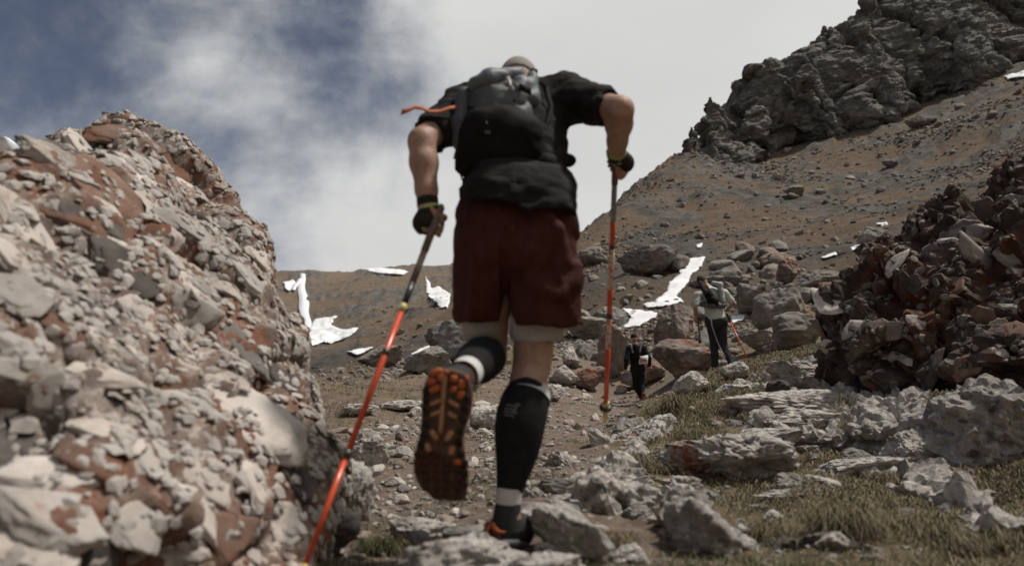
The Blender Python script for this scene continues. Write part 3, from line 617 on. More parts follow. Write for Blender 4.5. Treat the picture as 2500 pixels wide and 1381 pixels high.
HAND = [(265,450,150,125,-15,r_),(365,490,95,95,-30,p_),(465,540,120,125,-60,g_),(75,545,190,85,-15,p_),(100,480,210,70,-10,r_),(385,790,185,90,0,p_),(600,1010,215,130,-50,p_),
 (290,595,115,60,-8,p_),(45,625,110,50,-5,p_),(350,665,150,80,10,k_),(50,700,120,75,-5,g_),(470,690,90,55,-40,p_),(400,600,90,45,-30,p_),(455,645,95,30,-50,p_),(500,690,60,50,-20,g_),
 (460,750,110,55,-45,p_),(590,830,140,50,-35,g_),(150,620,110,50,-10,r_),(280,545,90,35,-15,k_),(200,530,110,40,-35,k_),(700,920,110,45,-60,k_),(480,450,55,30,-45,k_),(300,320,120,70,-20,r_),
 (220,300,110,50,5,p_),(160,365,120,60,15,k_),(350,425,110,50,-20,p_),(430,400,90,40,-35,r_),(170,400,150,40,10,p_),(20,1090,120,140,20,k_),(140,1150,150,60,10,p_),(260,1040,120,60,0,p_),
 (230,1120,120,55,-5,r_),(380,1110,130,90,-10,p_),(520,1160,130,80,-30,p_),(160,1240,200,80,5,p_),(340,1270,110,80,-10,p_),(60,1330,150,70,0,p_),(250,1340,170,90,0,k_),(420,1350,110,70,0,p_),
 (640,1180,90,50,-30,p_),(750,1170,80,70,-20,k_),(700,1270,110,70,-20,p_),(560,1300,120,70,-10,r_),(560,700,60,50,-40,p_),(620,680,80,40,-40,p_),(640,620,60,40,-50,p_),(230,900,110,55,10,p_),
 (330,960,120,40,15,p_),(440,960,180,50,20,p_),(120,960,90,70,-5,g_),(60,830,110,50,0,p_),(250,820,90,40,0,p_),(130,780,110,35,-5,r_),(60,900,100,40,5,p_),(310,880,80,45,0,g_),(560,920,70,40,-30,p_)]
LB, LV, LF = conglomerate('conglomerate_boulder', [(-250,480),(-60,455),(0,432),(60,412),(100,385),(140,325),(205,283),(270,276),(300,272),(345,298),(385,340),(430,368),(470,410),(530,465),(580,530),(640,575),(665,640),(700,715),(745,800),(775,880),(815,980),(845,1060),(885,1130),(890,1230),(865,1300),(850,1400),(850,1520),(-250,1520)],
  [(280,280,3.3),(0,1400,1.35),(830,1050,2.75)], 1.1, 0.22, 0.017, 0.10, M['matrix'], 0.050, 0.19,
  'huge pale conglomerate boulder with rusty lichen filling the left foreground', 'boulder', HAND, 235, {p_: 0.62, g_: 0.18, r_: 0.14, k_: 0.06}, (0.020, 0.085), 1, nstuff=7000)
HAND2 = [(2440,740,140,45,-28,g_),(2340,560,110,40,20,g_),(2420,490,90,35,25,p_),(2280,610,110,50,5,g_),(2350,570,150,40,-5,g_),(2180,640,80,50,15,p_),(2120,720,60,60,0,g_),(2030,740,70,70,-20,p_),(2000,810,60,60,30,r_),
 (2080,800,70,40,10,g_),(2020,850,60,35,-40,p_),(2240,780,60,30,-10,p_),(2180,810,55,55,0,g_),(2330,700,70,50,0,r_),(2470,620,80,50,-10,g_),(2400,630,110,45,-35,g_),(2350,890,90,70,-60,r_),(2440,860,60,35,-10,p_),(2200,870,35,90,20,p_),(2270,880,60,45,0,g_),(2440,930,90,60,-20,g_),(2130,840,60,40,10,r_),(2300,830,60,40,-20,k_),(2480,800,70,50,0,r_),(2230,700,60,50,0,k_),(2390,770,60,50,30,r_)]
RB, RV, RF = conglomerate('rusty_rock_mass', [(1965,830),(1975,790),(1995,755),(2018,728),(2065,715),(2110,680),(2150,625),(2200,575),(2290,530),(2350,500),(2420,455),(2500,390),(2640,330),(2900,300),(2900,1010),(2560,985),(2440,960),(2330,925),(2250,905),(2140,895),(2040,882),(1990,858)],
  [(1985,840,6.4),(2500,900,4.9),(2450,450,6.6)], 1.6, 0.35, 0.033, 0.25, M['dark_matrix'], 0.14, 0.40,
  'dark craggy rock with deep red lichen rising at the right edge', 'boulder', HAND2, 130, {p_: 0.10, g_: 0.30, r_: 0.25, k_: 0.35}, (0.035, 0.12), 2, warp=0.2, wf=0.9, nstuff=2600, hs=0.8, jag=0.058)
# ---------------------------------------------------------------- single boulders: (u, v, width, height, metres ahead, kind, tilt, label)
B = [(1648,792,95,108,23,'rock_brown',-8,'brown angular boulder leaning left of the hiker in the light shirt'),
 (1667,879,150,110,19.5,'rock_brown',0,'pale rough boulder with rusty crown between the two far hikers'),
 (1492,858,90,135,20.5,'rock_brown',10,'tall brown boulder with rusty tip left of the dark-clad hiker'),
 (1570,915,115,60,20,'rock_brown',0,'low shaded boulder directly behind the dark-clad hiker'),
 (1495,775,85,55,28,'rock_grey',0,'smooth rounded grey boulder below the snow patch behind the upright pole'),
 (1840,733,92,72,20,'rock_grey',-5,'clean blocky grey boulder right of the light-shirted hiker'),
 (1800,690,60,45,26,'rock_grey',8,'small dark grey block behind the hiker\'s right shoulder'),
 (1905,760,130,110,17.5,'rock_mid',0,'rust-crowned grey boulder left of the red rock'),
 (1950,810,130,100,14,'rock_mid',0,'cracked dark boulder at the foot of the red rock'),
 (1860,830,110,60,15.5,'rock_mid',0,'flat grey boulder right of the hiker\'s orange pole'),
 (1392,872,42,55,17.5,'rock_pale',0,'upright egg-shaped pale stone right of the standing knee'),
 (1375,917,75,50,16,'rock_pale',0,'pale stone block below the egg-shaped stone'),
 (1352,960,55,45,13.5,'rock_pale',0,'knobbly pale stone right of the white sock band'),
 (1435,925,90,60,18.5,'rock_brown',0,'low brown stone between the pale block and the tall brown boulder'),
 (1440,800,130,60,28,'rock_mid',0,'grey rock cluster beside the hem of the shorts'),
 (1115,825,150,110,25,'rock_grey',20,'large smooth grey boulder left of the lifted leg'),
 (1040,880,120,70,25,'rock_grey',15,'low grey boulder left of the lifted shoe heel'),
 (930,870,110,60,34,'rock_mid',20,'weathered grey slab on the slope left of the orange pole'),
 (985,915,90,40,27,'rock_mid',10,'flat mossy slab beside the orange pole'),
 (1580,640,150,75,48,'rock_mid',0,'dark knobbly outcrop left of the snow tongue'),
 (1450,625,80,45,58,'rock_mid',0,'round dark boulder on the slope beside the upright pole'),
 (1650,640,70,50,44,'rock_mid',0,'dark boulder touching the left side of the snow tongue'),
 (2010,690,120,65,30,'rock_mid',0,'dark split boulder above the rust-crowned boulder'),
 (1900,640,90,50,38,'rock_brown',0,'brown wedge boulder high above the light-shirted hiker'),
 (1925,665,60,70,34,'rock_brown',0,'upright brown block right of the wedge boulder'),
 (2130,575,80,55,50,'rock_grey',0,'dark grey boulder by the ragged snow scrap'),
 (1935,465,50,30,105,'rock_mid',0,'dark boulder on the upper slope under the cliff'),
 (2170,400,40,22,110,'rock_mid',0,'lone dark boulder on the brown upper slope'),
 (2250,298,80,26,120,'rock_mid',0,'long flat boulder near the foot of the cliff'),
 (1730,690,100,28,42,'rock_mid',4,'long flat slab behind the head of the light-shirted hiker'),
 # near ground on the right
 (1800,1135,350,185,3.6,'rock_lichen',-8,'broad pale boulder with a rusty hollow in its front'),
 (1735,1320,235,190,2.35,'rock_pale',-12,'pointed pale boulder near the bottom edge right of centre'),
 (1385,1310,220,150,2.2,'rock_lichen',-25,'pale rock with orange stain right of the standing shoe'),
 (1130,1360,330,110,1.95,'rock_pale',4,'flat pale rock at the bottom edge below the standing shoe'),
 (1330,1390,210,80,1.85,'rock_pale',0,'blunt pale rock cut by the bottom edge under the shoe'),
 (2405,1110,400,330,4.0,'rock_pale',-38,'big tilted grey slab at the lower right edge'),
 (2230,1088,130,120,4.0,'rock_lichen',-20,'white boulder with red lichen beside the tilted slab'),
 (1960,925,180,80,7.2,'rock_pale',-6,'pale boulder with a shaded grey facet on the knoll'),
 (1940,985,360,85,6.0,'rock_pale',-4,'long pale ledge across the knoll'),
 (2010,1035,300,65,5.3,'rock_pale',-3,'lower pale ledge under the long one'),
 (2140,940,130,70,6.6,'rock_pale',10,'broken pale rock at the right end of the ledges'),
 (2275,985,140,95,5.7,'rock_pale',-25,'smooth grey triangular rock below the red rock'),
 (1885,1065,180,55,4.8,'rock_pale',8,'low white rock above the boulder with the hollow'),
 (1785,965,100,60,7.6,'rock_pale',0,'crumbly pale rock at the left end of the ledges'),
 (1690,935,90,60,9.5,'rock_pale',0,'pale rock below the feet of the light-shirted hiker'),
 (1790,905,70,45,11.5,'rock_pale',0,'small pale rock by the hiker\'s rear foot'),
 (1400,1165,160,90,3.7,'rock_pale',-30,'pale rib of rock on the path edge right of the sock'),
 (1310,1235,120,80,3.0,'rock_pale',-35,'low rib of pale rock touching the calf sleeve\'s right side'),
 (1480,1095,130,60,4.7,'rock_pale',-35,'upper end of the pale rock rib beside the path'),
 (1590,1240,190,110,2.95,'rock_pale',-10,'crumbled pale rock left of the hollow boulder'),
 (1660,1190,110,60,3.3,'rock_pale',0,'pale stone tucked left of the hollow boulder'),
 (1950,1215,260,60,3.2,'rock_pale',3,'thin pale ledge under the hollow boulder'),
 (2110,1140,240,50,3.9,'rock_pale',5,'half-buried white ledge right of the hollow boulder'),
 (2380,1290,170,60,2.7,'rock_grey',0,'dull grey stone sunk in grass at lower right'),
 (2470,1035,120,70,4.6,'rock_pale',-10,'pale rock at the right edge above the tilted slab'),
 (1900,955,70,60,7.0,'clast_dark',0,'dark brown rock between the pale ledges'),
 (2000,1330,200,70,2.4,'clast_dark',0,'dark hollow stone beneath the big grass tuft'),
 (2050,880,130,50,9.0,'rock_brown',0,'low rusty mound of rock left of the red rock'),
 # left of the path
 (905,1092,105,85,4.3,'rock_pale',0,'round pale boulder right of the orange pole'),
 (865,1200,100,150,2.75,'rock_pale',-15,'pale rock at the foot of the conglomerate boulder'),
 (968,1178,60,32,3.7,'rock_pale',0,'flat pale stone lying left under the lifted shoe'),
 (800,1290,150,130,2.35,'clast_dark',-30,'dark wedge rock behind the lower end of the orange pole'),
 (1030,1295,170,70,2.6,'rock_pale',-4,'row of pale rock in front of the path left of the shoe'),
 (1140,1310,120,60,2.4,'rock_pale',0,'pale rock touching the left side of the standing shoe'),
 (1025,1325,70,60,2.2,'rock_grey',-30,'small tilted grey stone in the dark grass below the row'),
 (1280,1020,80,40,7.5,'rock_pale',0,'pale stone behind the calf sleeve'),
 (1190,1010,90,50,8.2,'rock_pale',0,'pale stone between lifted shoe and standing leg'),
 (880,1000,90,30,9,'rock_pale',0,'low pale stone on the grass edge by the pole'),
 (985,990,130,28,9.5,'rock_pale',0,'strip of pale stones left of the lifted shoe')]
near_b = []
for i, (u, v, w, h, d, kind, tilt, lab) in enumerate(B):
    big = w*h > 9000
    sv, sf = rock_shape(900+i, 5 if (d < 8 and big) else 4, 10 if d > 8 else 13, 24, 0.10 if d > 8 else 0.14, 4, 0.085 if d > 8 else 0.12, 1.5)
    sx = w/2/FPX*d; sz = h/2/FPX*d; sy = (sx*sz)**0.5*1.05; a = math.radians(tilt)
    lo, hi = sv.min(0), sv.max(0); sv = (sv-(lo+hi)/2)/((hi-lo)/2)
    sv = sv*np.array([sx, sy, sz]); c, s = math.cos(a), math.sin(a); sv = np.stack([sv[:, 0]*c-sv[:, 2]*s, sv[:, 1], sv[:, 0]*s+sv[:, 2]*c], 1)
    hp = hit(u, v+h*0.42) if d > 8.5 else None
    if hp is not None and abs(math.log(((hp-np.array([0, 0, CZ]))@VIEW)/d)) > 0.40 and d < 30: hp = None
    if hp is not None:
        dh = (hp-np.array([0, 0, CZ]))@VIEW; sv = sv*dh/d; d = dh*1.0; sx, sy, sz = [q_/2/FPX*dh for q_ in (w, (w*h)**0.5, h)]
    if 'hollow in its front' in lab:               # two hollows in the front face
        for hx, hz, hr, hd in ((0.28, -0.25, 0.36, 0.65), (-0.30, -0.22, 0.26, 0.40)):
            k_f = (sv[:, 1] < 0)*np.exp(-(((sv[:, 0]/sx-hx)/hr)**2+((sv[:, 2]/sz-hz)/(hr*1.15))**2)**2); sv[:, 1] += k_f*hd*sy
    ctr = P(u, v, d); gb = gz(ctr[0], ctr[1]); low = sv[:, 2].min()+ctr[2]
    if low > gb-0.1*sz:                            # let the foot of the rock reach into the ground
        k = sv[:, 2] < 0; sv[k, 2] *= max(1.0, (ctr[2]-gb+0.15*sz)/max(-sv[:, 2].min(), 1e-3))
    o = obj('boulder', sv+ctr, sf, M[kind], loc=ctr, smooth=d < 3.0, label=lab, cat='boulder', group='boulders on the slope'); near_b.append((ctr[0], ctr[1], max(sx, sy)))
NB = np.array(near_b)

# bedrock showing through the bank on the right
def outcrop(poly, plane, A, L, seed, label, thick=0.35, rnd=0.06, h=0.022, front=0.05, lift=0.985):
    pn = []
    for u, v in plane:
        p = hit(u, v); d = (p-np.array([0, 0, CZ]))@VIEW; pn.append((u, v, d*lift))
    v, f, n = inflate(poly, pn, thick, rnd, h, warp=0.09, wf=3.0, front=front, seed=seed)
    nn = vnormals(v, f); q = v/L+seed*7.7; wob = 0.4*np.stack([perlin(q), perlin(q+5), perlin(q+11)], -1); d = 0
    for k, a in ((1.0, 1.0), (2.3, 0.5), (5.0, 0.22)):
        f1, f2, cid, vec = voronoi(q*k*np.array([0.8, 0.8, 1.7])+wob); d = d+a*(np.sum(_g[cid]*vec, -1)*1.3-0.8*(1-smooth01(f2-f1, 0, 0.2))+0.7*_g[cid][:, 2])
    v = v+nn*(A*(d+0.3*fbm(q*5, 4, 0.6)))[:, None]; obj('bedrock_outcrop', v, f, M['rock_pale'], smooth=False, loc=v.mean(0), label=label, cat='outcrop', group='bedrock outcrops in the bank')
outcrop([(1265,1275),(1320,1195),(1400,1135),(1470,1090),(1540,1035),(1610,985),(1640,1000),(1590,1055),(1530,1110),(1480,1160),(1390,1200),(1330,1265)], [(1330,1230),(1480,1130),(1590,1030)], 0.030, 0.20, 1, 'narrow pale bedrock rib running up the left edge of the grassy bank', front=0.01, lift=1.0)
outcrop([(1745,965),(1830,915),(1930,885),(2010,890),(2110,908),(2210,950),(2290,985),(2300,1030),(2230,1060),(2120,1050),(2000,1075),(1890,1080),(1820,1050),(1840,1000)], [(1880,1060),(2230,1030),(1990,905)], 0.085, 0.34, 2, 'broad broken pale bedrock shelf on top of the grassy bank')
outcrop([(1560,1290),(1600,1220),(1680,1180),(1720,1200),(1700,1260),(1640,1300)], [(1580,1280),(1690,1250),(1640,1200)], 0.04, 0.18, 3, 'small crumbly bedrock patch left of the boulder with the hollow')
outcrop([(2080,1180),(2180,1130),(2330,1150),(2420,1230),(2500,1280),(2600,1330),(2400,1310),(2250,1240)], [(2150,1170),(2400,1260),(2330,1180)], 0.05, 0.22, 4, 'grey bedrock strip below the tilted slab at the right')
# ---------------------------------------------------------------- loose stones, scree and grass
STB = {}
def stone_mesh(k, kind, sub=2):
    if (k, kind, sub) not in STB:
        v, f = rock_shape(3000+k, sub, 9, 18, 0.07 if sub < 4 else 0.13, 3, 0.0 if sub < 4 else 0.10); v = v*np.array([1.0, 0.8, 0.62]); me = mesh_of('stone', v, f, smooth=False); me.materials.append(M[kind]); STB[(k, kind, sub)] = me
    return STB[(k, kind, sub)]
M['stone_pale'] = mat('pale_loose_stone', [(0.27, 0.245, 0.215), (0.42, 0.39, 0.35), (0.52, 0.49, 0.45)], 20, 0.92, 0.6, 0.01, rand=0.35, bscale=60, rust=((0.26, 0.12, 0.07), 2.0, 0.68, 0.04))
M['stone_brown'] = mat('brown_loose_stone', [(0.16, 0.13, 0.105), (0.26, 0.215, 0.18), (0.34, 0.29, 0.25)], 20, 0.92, 0.6, 0.01, rand=0.35, bscale=60)
sr = np.random.default_rng(21)
def lay(name, p, s, kind, sub=2, sink=0.25, **t):
    q = (Matrix.Translation(Vector((p[0], p[1], p[2]+s*(0.5-sink)*0.62))) @ Matrix.Rotation(sr.uniform(0, 6.3), 4, 'Z') @ Matrix.Rotation(sr.normal(0, 0.25), 4, 'X') @ Matrix.Rotation(sr.normal(0, 0.25), 4, 'Y') @ Matrix.Diagonal((s*sr.uniform(0.85, 1.3), s*sr.uniform(0.8, 1.1), s*sr.uniform(0.7, 1.15), 1)))
    return inst(name, stone_mesh(int(sr.integers(16)), kind, sub), q, **t)
def inside(u, v, pl): return poly_sd(np.array([[u, v]], float), pl)[0] < 0
LM = [('the lifted shoe',1080,1060),('the standing leg',1270,1080),('the dark-clad hiker',1555,900),('the mint-shirted hiker',1745,800),('the snow tongue',1660,690),('the red rock',2080,780),('the upright pole tip',1480,1010),('the cliff foot',1950,340),('the round pale boulder',905,1092),
 ('the tall brown boulder',1495,862),('the pale ledges',1960,985),('the boulder with the hollow',1800,1135),('the tilted slab',2330,1110),('the pointed pale boulder',1735,1320),('the shaggy straw tuft',2060,1290),('the ragged snow scrap',2105,604),('the blocky grey boulder',1838,742),
 ('the cliff pinnacles',1720,340),('the standing shoe',1240,1290),('the cliff corner at right',2400,220),('the lone dark boulder',2170,400),('the upper dark boulder',1935,465),('the skyline by the pole',1500,520),('the slanting pole',900,980),('the egg-shaped stone',1392,872),('the tiny highest snow spot',2152,546)]
DIR = ['right of', 'upper right of', 'above', 'upper left of', 'left of', 'lower left of', 'below', 'lower right of']
def where(u, v, px, look):
    n, x, y = min(LM, key=lambda q: (q[1]-u)**2+(q[2]-v)**2); dist = math.hypot(x-u, y-v); k = int(round(math.atan2(y-v, u-x)/(math.pi/4))) % 8
    size = 'tiny' if px < 14 else 'small' if px < 22 else 'medium' if px < 40 else 'large'; far = 'close' if dist < 55 else 'just' if dist < 100 else 'some way' if dist < 170 else 'far'
    return f'{size} {look} {far} {DIR[k]} {n}'
def scatter(poly, n, px, fn, far=(0, 1e9), pw=2.2, tries=8):
    pl = np.array(poly, float); lo, hi = pl.min(0), pl.max(0); k = 0; it = 0
    while k < n and it < n*tries:
        it += 1; u, v = sr.uniform(lo[0], hi[0]), sr.uniform(lo[1], hi[1])
        if not inside(u, v, pl): continue
        w = px[0]+(px[1]-px[0])*sr.random()**pw
        if any(poly_sd(np.array([[u, v-w*0.3]]), q)[0] < w*0.6 for q in SNOWP): continue
        p = hit(u, v)
        if p is None: continue
        d = (p-np.array([0, 0, CZ]))@VIEW
        if not far[0] < d < far[1]: continue
        fn(p, w/2/FPX*d, u, v, w); k += 1
SAME = {}
def pick_lay(name, kinds, looks, cat, group, sub, sink=0.25):
    def f(p, s, u, v, w):
        k = int(sr.integers(len(kinds))); L_ = where(u, v, w, looks[k]); SAME.setdefault(L_, []).append((u, lay(name, p, s, kinds[k], sub, sink, label=L_, cat=cat, group=group)))
    return f
PATH_POLY = [(860,1010),(1000,965),(1330,930),(1600,950),(1600,1000),(1480,1060),(1340,1170),(1260,1260),(1000,1330),(880,1320),(850,1180)]
scatter(PATH_POLY, 200, (11, 46), pick_lay('stone', ['stone_pale', 'stone_pale', 'stone_brown'], ['pale loose stone', 'pale loose stone', 'brown loose stone'], 'stone', 'loose stones on the dirt path', 2), (2, 24), 2.4)
FIELD = [(1400,760),(1560,690),(1700,640),(1900,600),(2040,640),(1990,720),(1960,860),(1850,900),(1640,930),(1500,900),(1350,930),(1330,860)]
scatter(FIELD, 185, (20, 85), pick_lay('rock', ['rock_mid', 'rock_grey', 'rock_brown'], ['weathered grey rock', 'plain grey rock', 'brownish rock'], 'rock', 'rocks of the boulder field', 3), (15, 90), 2.2)
SLOPE = [(1440,740),(1430,600),(1520,520),(1700,400),(1950,360),(2200,310),(2500,210),(2500,420),(2200,560),(2060,690),(1900,640),(1720,620),(1600,680)]
scatter(SLOPE, 170, (8, 32), pick_lay('scree_stone', ['scree'], ['grey scree stone'], 'stone', 'stones strewn on the mountainside', 2), (30, 175), 3.0)
MEADOW = [(790,960),(830,880),(1000,800),(1100,760),(1120,900),(1000,960)]
scatter(MEADOW, 36, (8, 36), pick_lay('slope_rock', ['rock_mid'], ['grey slope rock'], 'rock', 'rocks on the left slope', 2), (15, 150), 2.6)
KNOLL = [(1330,1230),(1480,1080),(1640,960),(1760,920),(2100,900),(2500,1000),(2500,1381),(1300,1381)]
scatter(KNOLL, 130, (16, 110), pick_lay('knoll_rock', ['rock_pale', 'rock_pale', 'rock_grey'], ['pale half-sunk rock', 'pale half-sunk rock', 'grey half-sunk rock'], 'rock', 'rocks in the knoll grass', 4, 0.62), (1.7, 12), 2.0)
LFOOT = [(800,1050),(1000,990),(1010,1120),(880,1330),(800,1381),(1100,1381),(1180,1300),(1010,1250)]
scatter(LFOOT, 50, (14, 60), pick_lay('stone', ['stone_pale', 'stone_brown'], ['pale ground stone', 'brown ground stone'], 'stone', 'stones left of the path', 3, 0.3), (1.7, 9), 2.2)
for L_, xs in SAME.items():                       # where several would read alike, say which one from the left
    if len(xs) > 1:
        for (u, o), w in zip(sorted(xs, key=lambda q: q[0]), ['leftmost', 'second', 'third', 'fourth', 'fifth', 'sixth', 'seventh', 'eighth', 'ninth', 'tenth']): o['label'] = w+' '+L_ if w == 'leftmost' else w+'-from-left '+L_
def gravel(name, label, n, r0, r1, w_fn, size, m, az=(-0.66, 0.66)):   # what nobody could count
    a = sr.uniform(az[0], az[1], n*4); l = sr.uniform(math.log(r0), math.log(r1), n*4); r = np.exp(l); x, y = r*np.sin(a), r*np.cos(a)
    k = sr.random(n*4) < w_fn(x, y, r); x, y, r = x[k][:n], y[k][:n], r[k][:n]; z = ground_z(x, y); dv, df = ico(1); n = len(x)
    s = size*r**0.75*(0.35+sr.random(n)**3*1.5)
    V = dv[None]*(1+0.35*sr.normal(0, 1, (n, len(dv), 1))*0.6)*np.stack([s*sr.uniform(0.7, 1.3, n), s*sr.uniform(0.7, 1.3, n), s*sr.uniform(0.4, 0.9, n)], 1)[:, None, :]; V = V+np.stack([x, y, z+s*0.12], 1)[:, None, :]
    Fg = (df[None]+(np.arange(n)*len(dv))[:, None, None]).reshape(-1, 3); o = obj(name, V.reshape(-1, 3), Fg, m, smooth=False, label=label, cat='gravel', kind='stuff')
    ca = o.data.color_attributes.new('tone', 'FLOAT_COLOR', 'POINT'); t = np.repeat(sr.uniform(0.55, 1.25, n), len(dv)); c = np.stack([t, t*0.98, t*0.95, np.ones_like(t)], 1).astype(np.float32); ca.data.foreach_set('color', c.ravel())
M['gravel'] = mat('pale_gravel', [(0.22, 0.195, 0.17), (0.36, 0.33, 0.295)], 30, 0.95, 0.4, 0.01, attr='tone', bscale=80)
M['gravel_far'] = mat('grey_gravel', [(0.16, 0.142, 0.124), (0.30, 0.27, 0.24)], 0.4, 0.95, 0.4, 0.05, attr='tone', bscale=3)
def w_path(x, y, r):
    d, t = seg_dist(np.stack([x, y], -1), path_xy); return 0.06+0.94*(1-smooth01(d/(0.9+0.06*r), 0.6, 1.6))*smooth01(perlin(np.stack([x*1.3, y*1.3, 0*x], -1)), -0.25, 0.3)
gravel('path_gravel', 'fine pale gravel scattered over the dirt path', 9000, 1.8, 26, w_path, 0.0042, M['gravel'])
def w_slope(x, y, r): return smooth01(fbm(np.stack([x/22+y/60, y/40, 0*x], -1), 3), -0.1, 0.45)*0.9+0.06
gravel('slope_scree', 'fine grey scree streaking the mountainside', 15000, 24, 175, w_slope, 0.0062, M['gravel_far'], (0.02, 0.66))
gravel('meadow_scree', 'fine scree on the far left slope', 2500, 20, 260, w_slope, 0.008, M['gravel_far'], (-0.30, 0.06))
M['grass'] = mat('dry_grass', [(0.55, 0.55, 0.55), (1.0, 1.0, 1.0)], 40, 0.8, 0.0, attr='tone', spec=0.2)
def blades(n_, x, y, z, ln, lean, wd, seed, droop=0.5):
    g = np.random.default_rng(seed); n = len(x); th = g.uniform(0, 2*math.pi, n); d = np.stack([np.cos(th), np.sin(th)], 1); sd = np.stack([-d[:, 1], d[:, 0], 0*th], 1)*wd[:, None]
    b = np.stack([x, y, z], 1); l = ln*g.uniform(0.55, 1.2, n); le = lean*g.uniform(0.3, 1.3, n)
    m = b+np.stack([d[:, 0]*l*le*0.42, d[:, 1]*l*le*0.42, l*0.62], 1); t = b+np.stack([d[:, 0]*l*le, d[:, 1]*l*le, l*(1-droop*le)], 1)
    V = np.stack([b-sd, b+sd, m-sd*0.8, m+sd*0.8, t], 1).reshape(-1, 3); o = np.arange(n)[:, None]*5
    tri = np.array([[0, 1, 3], [0, 3, 2], [2, 3, 4]]); return V, (o[:, :, None]+tri[None]).reshape(-1, 3), n
PAL = 0.74*np.array([(0.36, 0.285, 0.175), (0.27, 0.205, 0.12), (0.44, 0.36, 0.235), (0.15, 0.155, 0.065), (0.085, 0.105, 0.04), (0.20, 0.145, 0.09)])
def grass_obj(name, V, F, n, mix, seed, **t):
    o = obj(name, V, F, M['grass'], smooth=False, loc=V.mean(0)*np.array([1, 1, 0])+np.array([0, 0, V[:, 2].min()]), **t); g = np.random.default_rng(seed)
    c = PAL[g.choice(6, n, p=mix)]*g.uniform(0.7, 1.2, (n, 1)); c = np.concatenate([np.repeat(c, 5, 0), np.ones((n*5, 1))], 1).astype(np.float32)
    ca = o.data.color_attributes.new('tone', 'FLOAT_COLOR', 'POINT'); ca.data.foreach_set('color', c.ravel()); return o
def turf(name, label, n, r0, r1, az, w_fn, ln, mix, seed):
    a = sr.uniform(az[0], az[1], n*3); l = sr.uniform(math.log(r0), math.log(r1), n*3); r = np.exp(l); x, y = r*np.sin(a), r*np.cos(a); k = sr.random(n*3) < w_fn(x, y, r); x, y, r = x[k][:n], y[k][:n], r[k][:n]
    z = ground_z(x, y)-0.004; V, F, n = blades(0, x, y, z, ln*(0.75+0.055*r)*(0.45+0.9*sr.random(len(x))), np.full(len(x), 1.5), 0.0007+0.00030*r, seed, 0.6); grass_obj(name, V, F, n, mix, seed, label=label, cat='grass', kind='stuff')
def w_turf(x, y, r):
    d, t = seg_dist(np.stack([x, y], -1), path_xy); q = np.stack([x, y, 0*x], -1)
    return smooth01(d/(0.8+0.09*r), 0.8, 1.6)*smooth01(perlin(q*0.9)+0.7*perlin(q*3.1)+0.35*(x > 0.2), -0.45, 0.45)
turf('dry_turf', 'short dry straw-coloured grass covering the knoll', 150000, 1.6, 15, (-0.05, 0.68), w_turf, 0.044, [0.32, 0.26, 0.14, 0.06, 0.03, 0.19], 31)
turf('path_side_grass', 'short brown grass between the boulder and the path', 16000, 1.7, 30, (-0.34, -0.02), w_turf, 0.040, [0.30, 0.26, 0.08, 0.18, 0.10, 0.08], 32)
def w_green(x, y, r): return smooth01(perlin(np.stack([x*1.6, y*1.6, 0*x+4], -1)), 0.05, 0.4)
turf('green_turf', 'green grass patches along the near ground', 14000, 1.6, 7, (-0.30, 0.68), w_green, 0.042, [0.10, 0.10, 0.02, 0.36, 0.40, 0.02], 33)
TUFT = [(2060,1300,210,'shaggy straw tuft hanging over the dark stone'),(1640,1000,90,'brown tuft on the knoll edge near the path'),(1570,1050,80,'brown tuft above the upper rock rib'),(1725,955,60,'fresh green tuft beside the pale rock on the knoll'),(2150,885,90,'straw tuft at the base of the red rock'),
 (2080,1010,110,'straw tuft between the two pale ledges'),(1690,1085,90,'olive tuft left of the low white rock'),(1900,1030,80,'small straw tuft at the left end of the lower ledge'),(2110,1060,120,'long straw tuft right of the lower ledge'),(2330,990,110,'tuft under the smooth triangular rock'),(1830,1030,70,'tuft in front of the long ledge'),
 (1560,1130,80,'tuft on the path side of the knoll'),(1480,1200,90,'tuft beside the pale rock rib'),(2400,960,110,'olive tuft below the red rock near the right edge'),(2180,1190,120,'tuft right of the boulder with the hollow'),(2320,1330,130,'tuft beside the dull grey stone'),(1880,1310,110,'tuft right of the pointed pale boulder'),
 (1600,1150,70,'small tuft left of the tucked pale stone'),(2020,990,80,'tuft behind the long ledge'),(930,1350,130,'dark green tuft at the bottom edge near the pole tip'),(1050,1365,110,'dark green tuft below the tilted grey stone'),(1500,1330,110,'tuft right of the orange-stained rock'),(2460,1330,130,'tuft in the lower right corner'),(2300,1190,110,'tuft at the lower edge of the tilted slab'),(860,1010,60,'brown tuft on the grass edge beside the boulder')]
for i, (u, v, w, lab) in enumerate(TUFT):
    p = hit(u, v)
    if p is None: continue
    d = (p-np.array([0, 0, CZ]))@VIEW; R0 = w/2/FPX*d; n = 800 if w > 100 else 460; g = np.random.default_rng(700+i); x = p[0]+g.normal(0, R0*0.33, n); y = p[1]+g.normal(0, R0*0.33, n)
    green = 'green' in lab; V, F, n = blades(0, x, y, ground_z(x, y)-0.01, np.full(n, R0*1.0), np.full(n, 1.2), np.full(n, 0.0007+0.00030*d), 800+i, 0.75)
    grass_obj('grass_tuft', V, F, n, [0.1, 0.1, 0, 0.35, 0.43, 0.02] if green else ([0.25, 0.2, 0.05, 0.3, 0.15, 0.05] if 'olive' in lab else [0.42, 0.27, 0.16, 0.07, 0.02, 0.06]), 900+i, label=lab, cat='grass tuft', group='grass tufts')
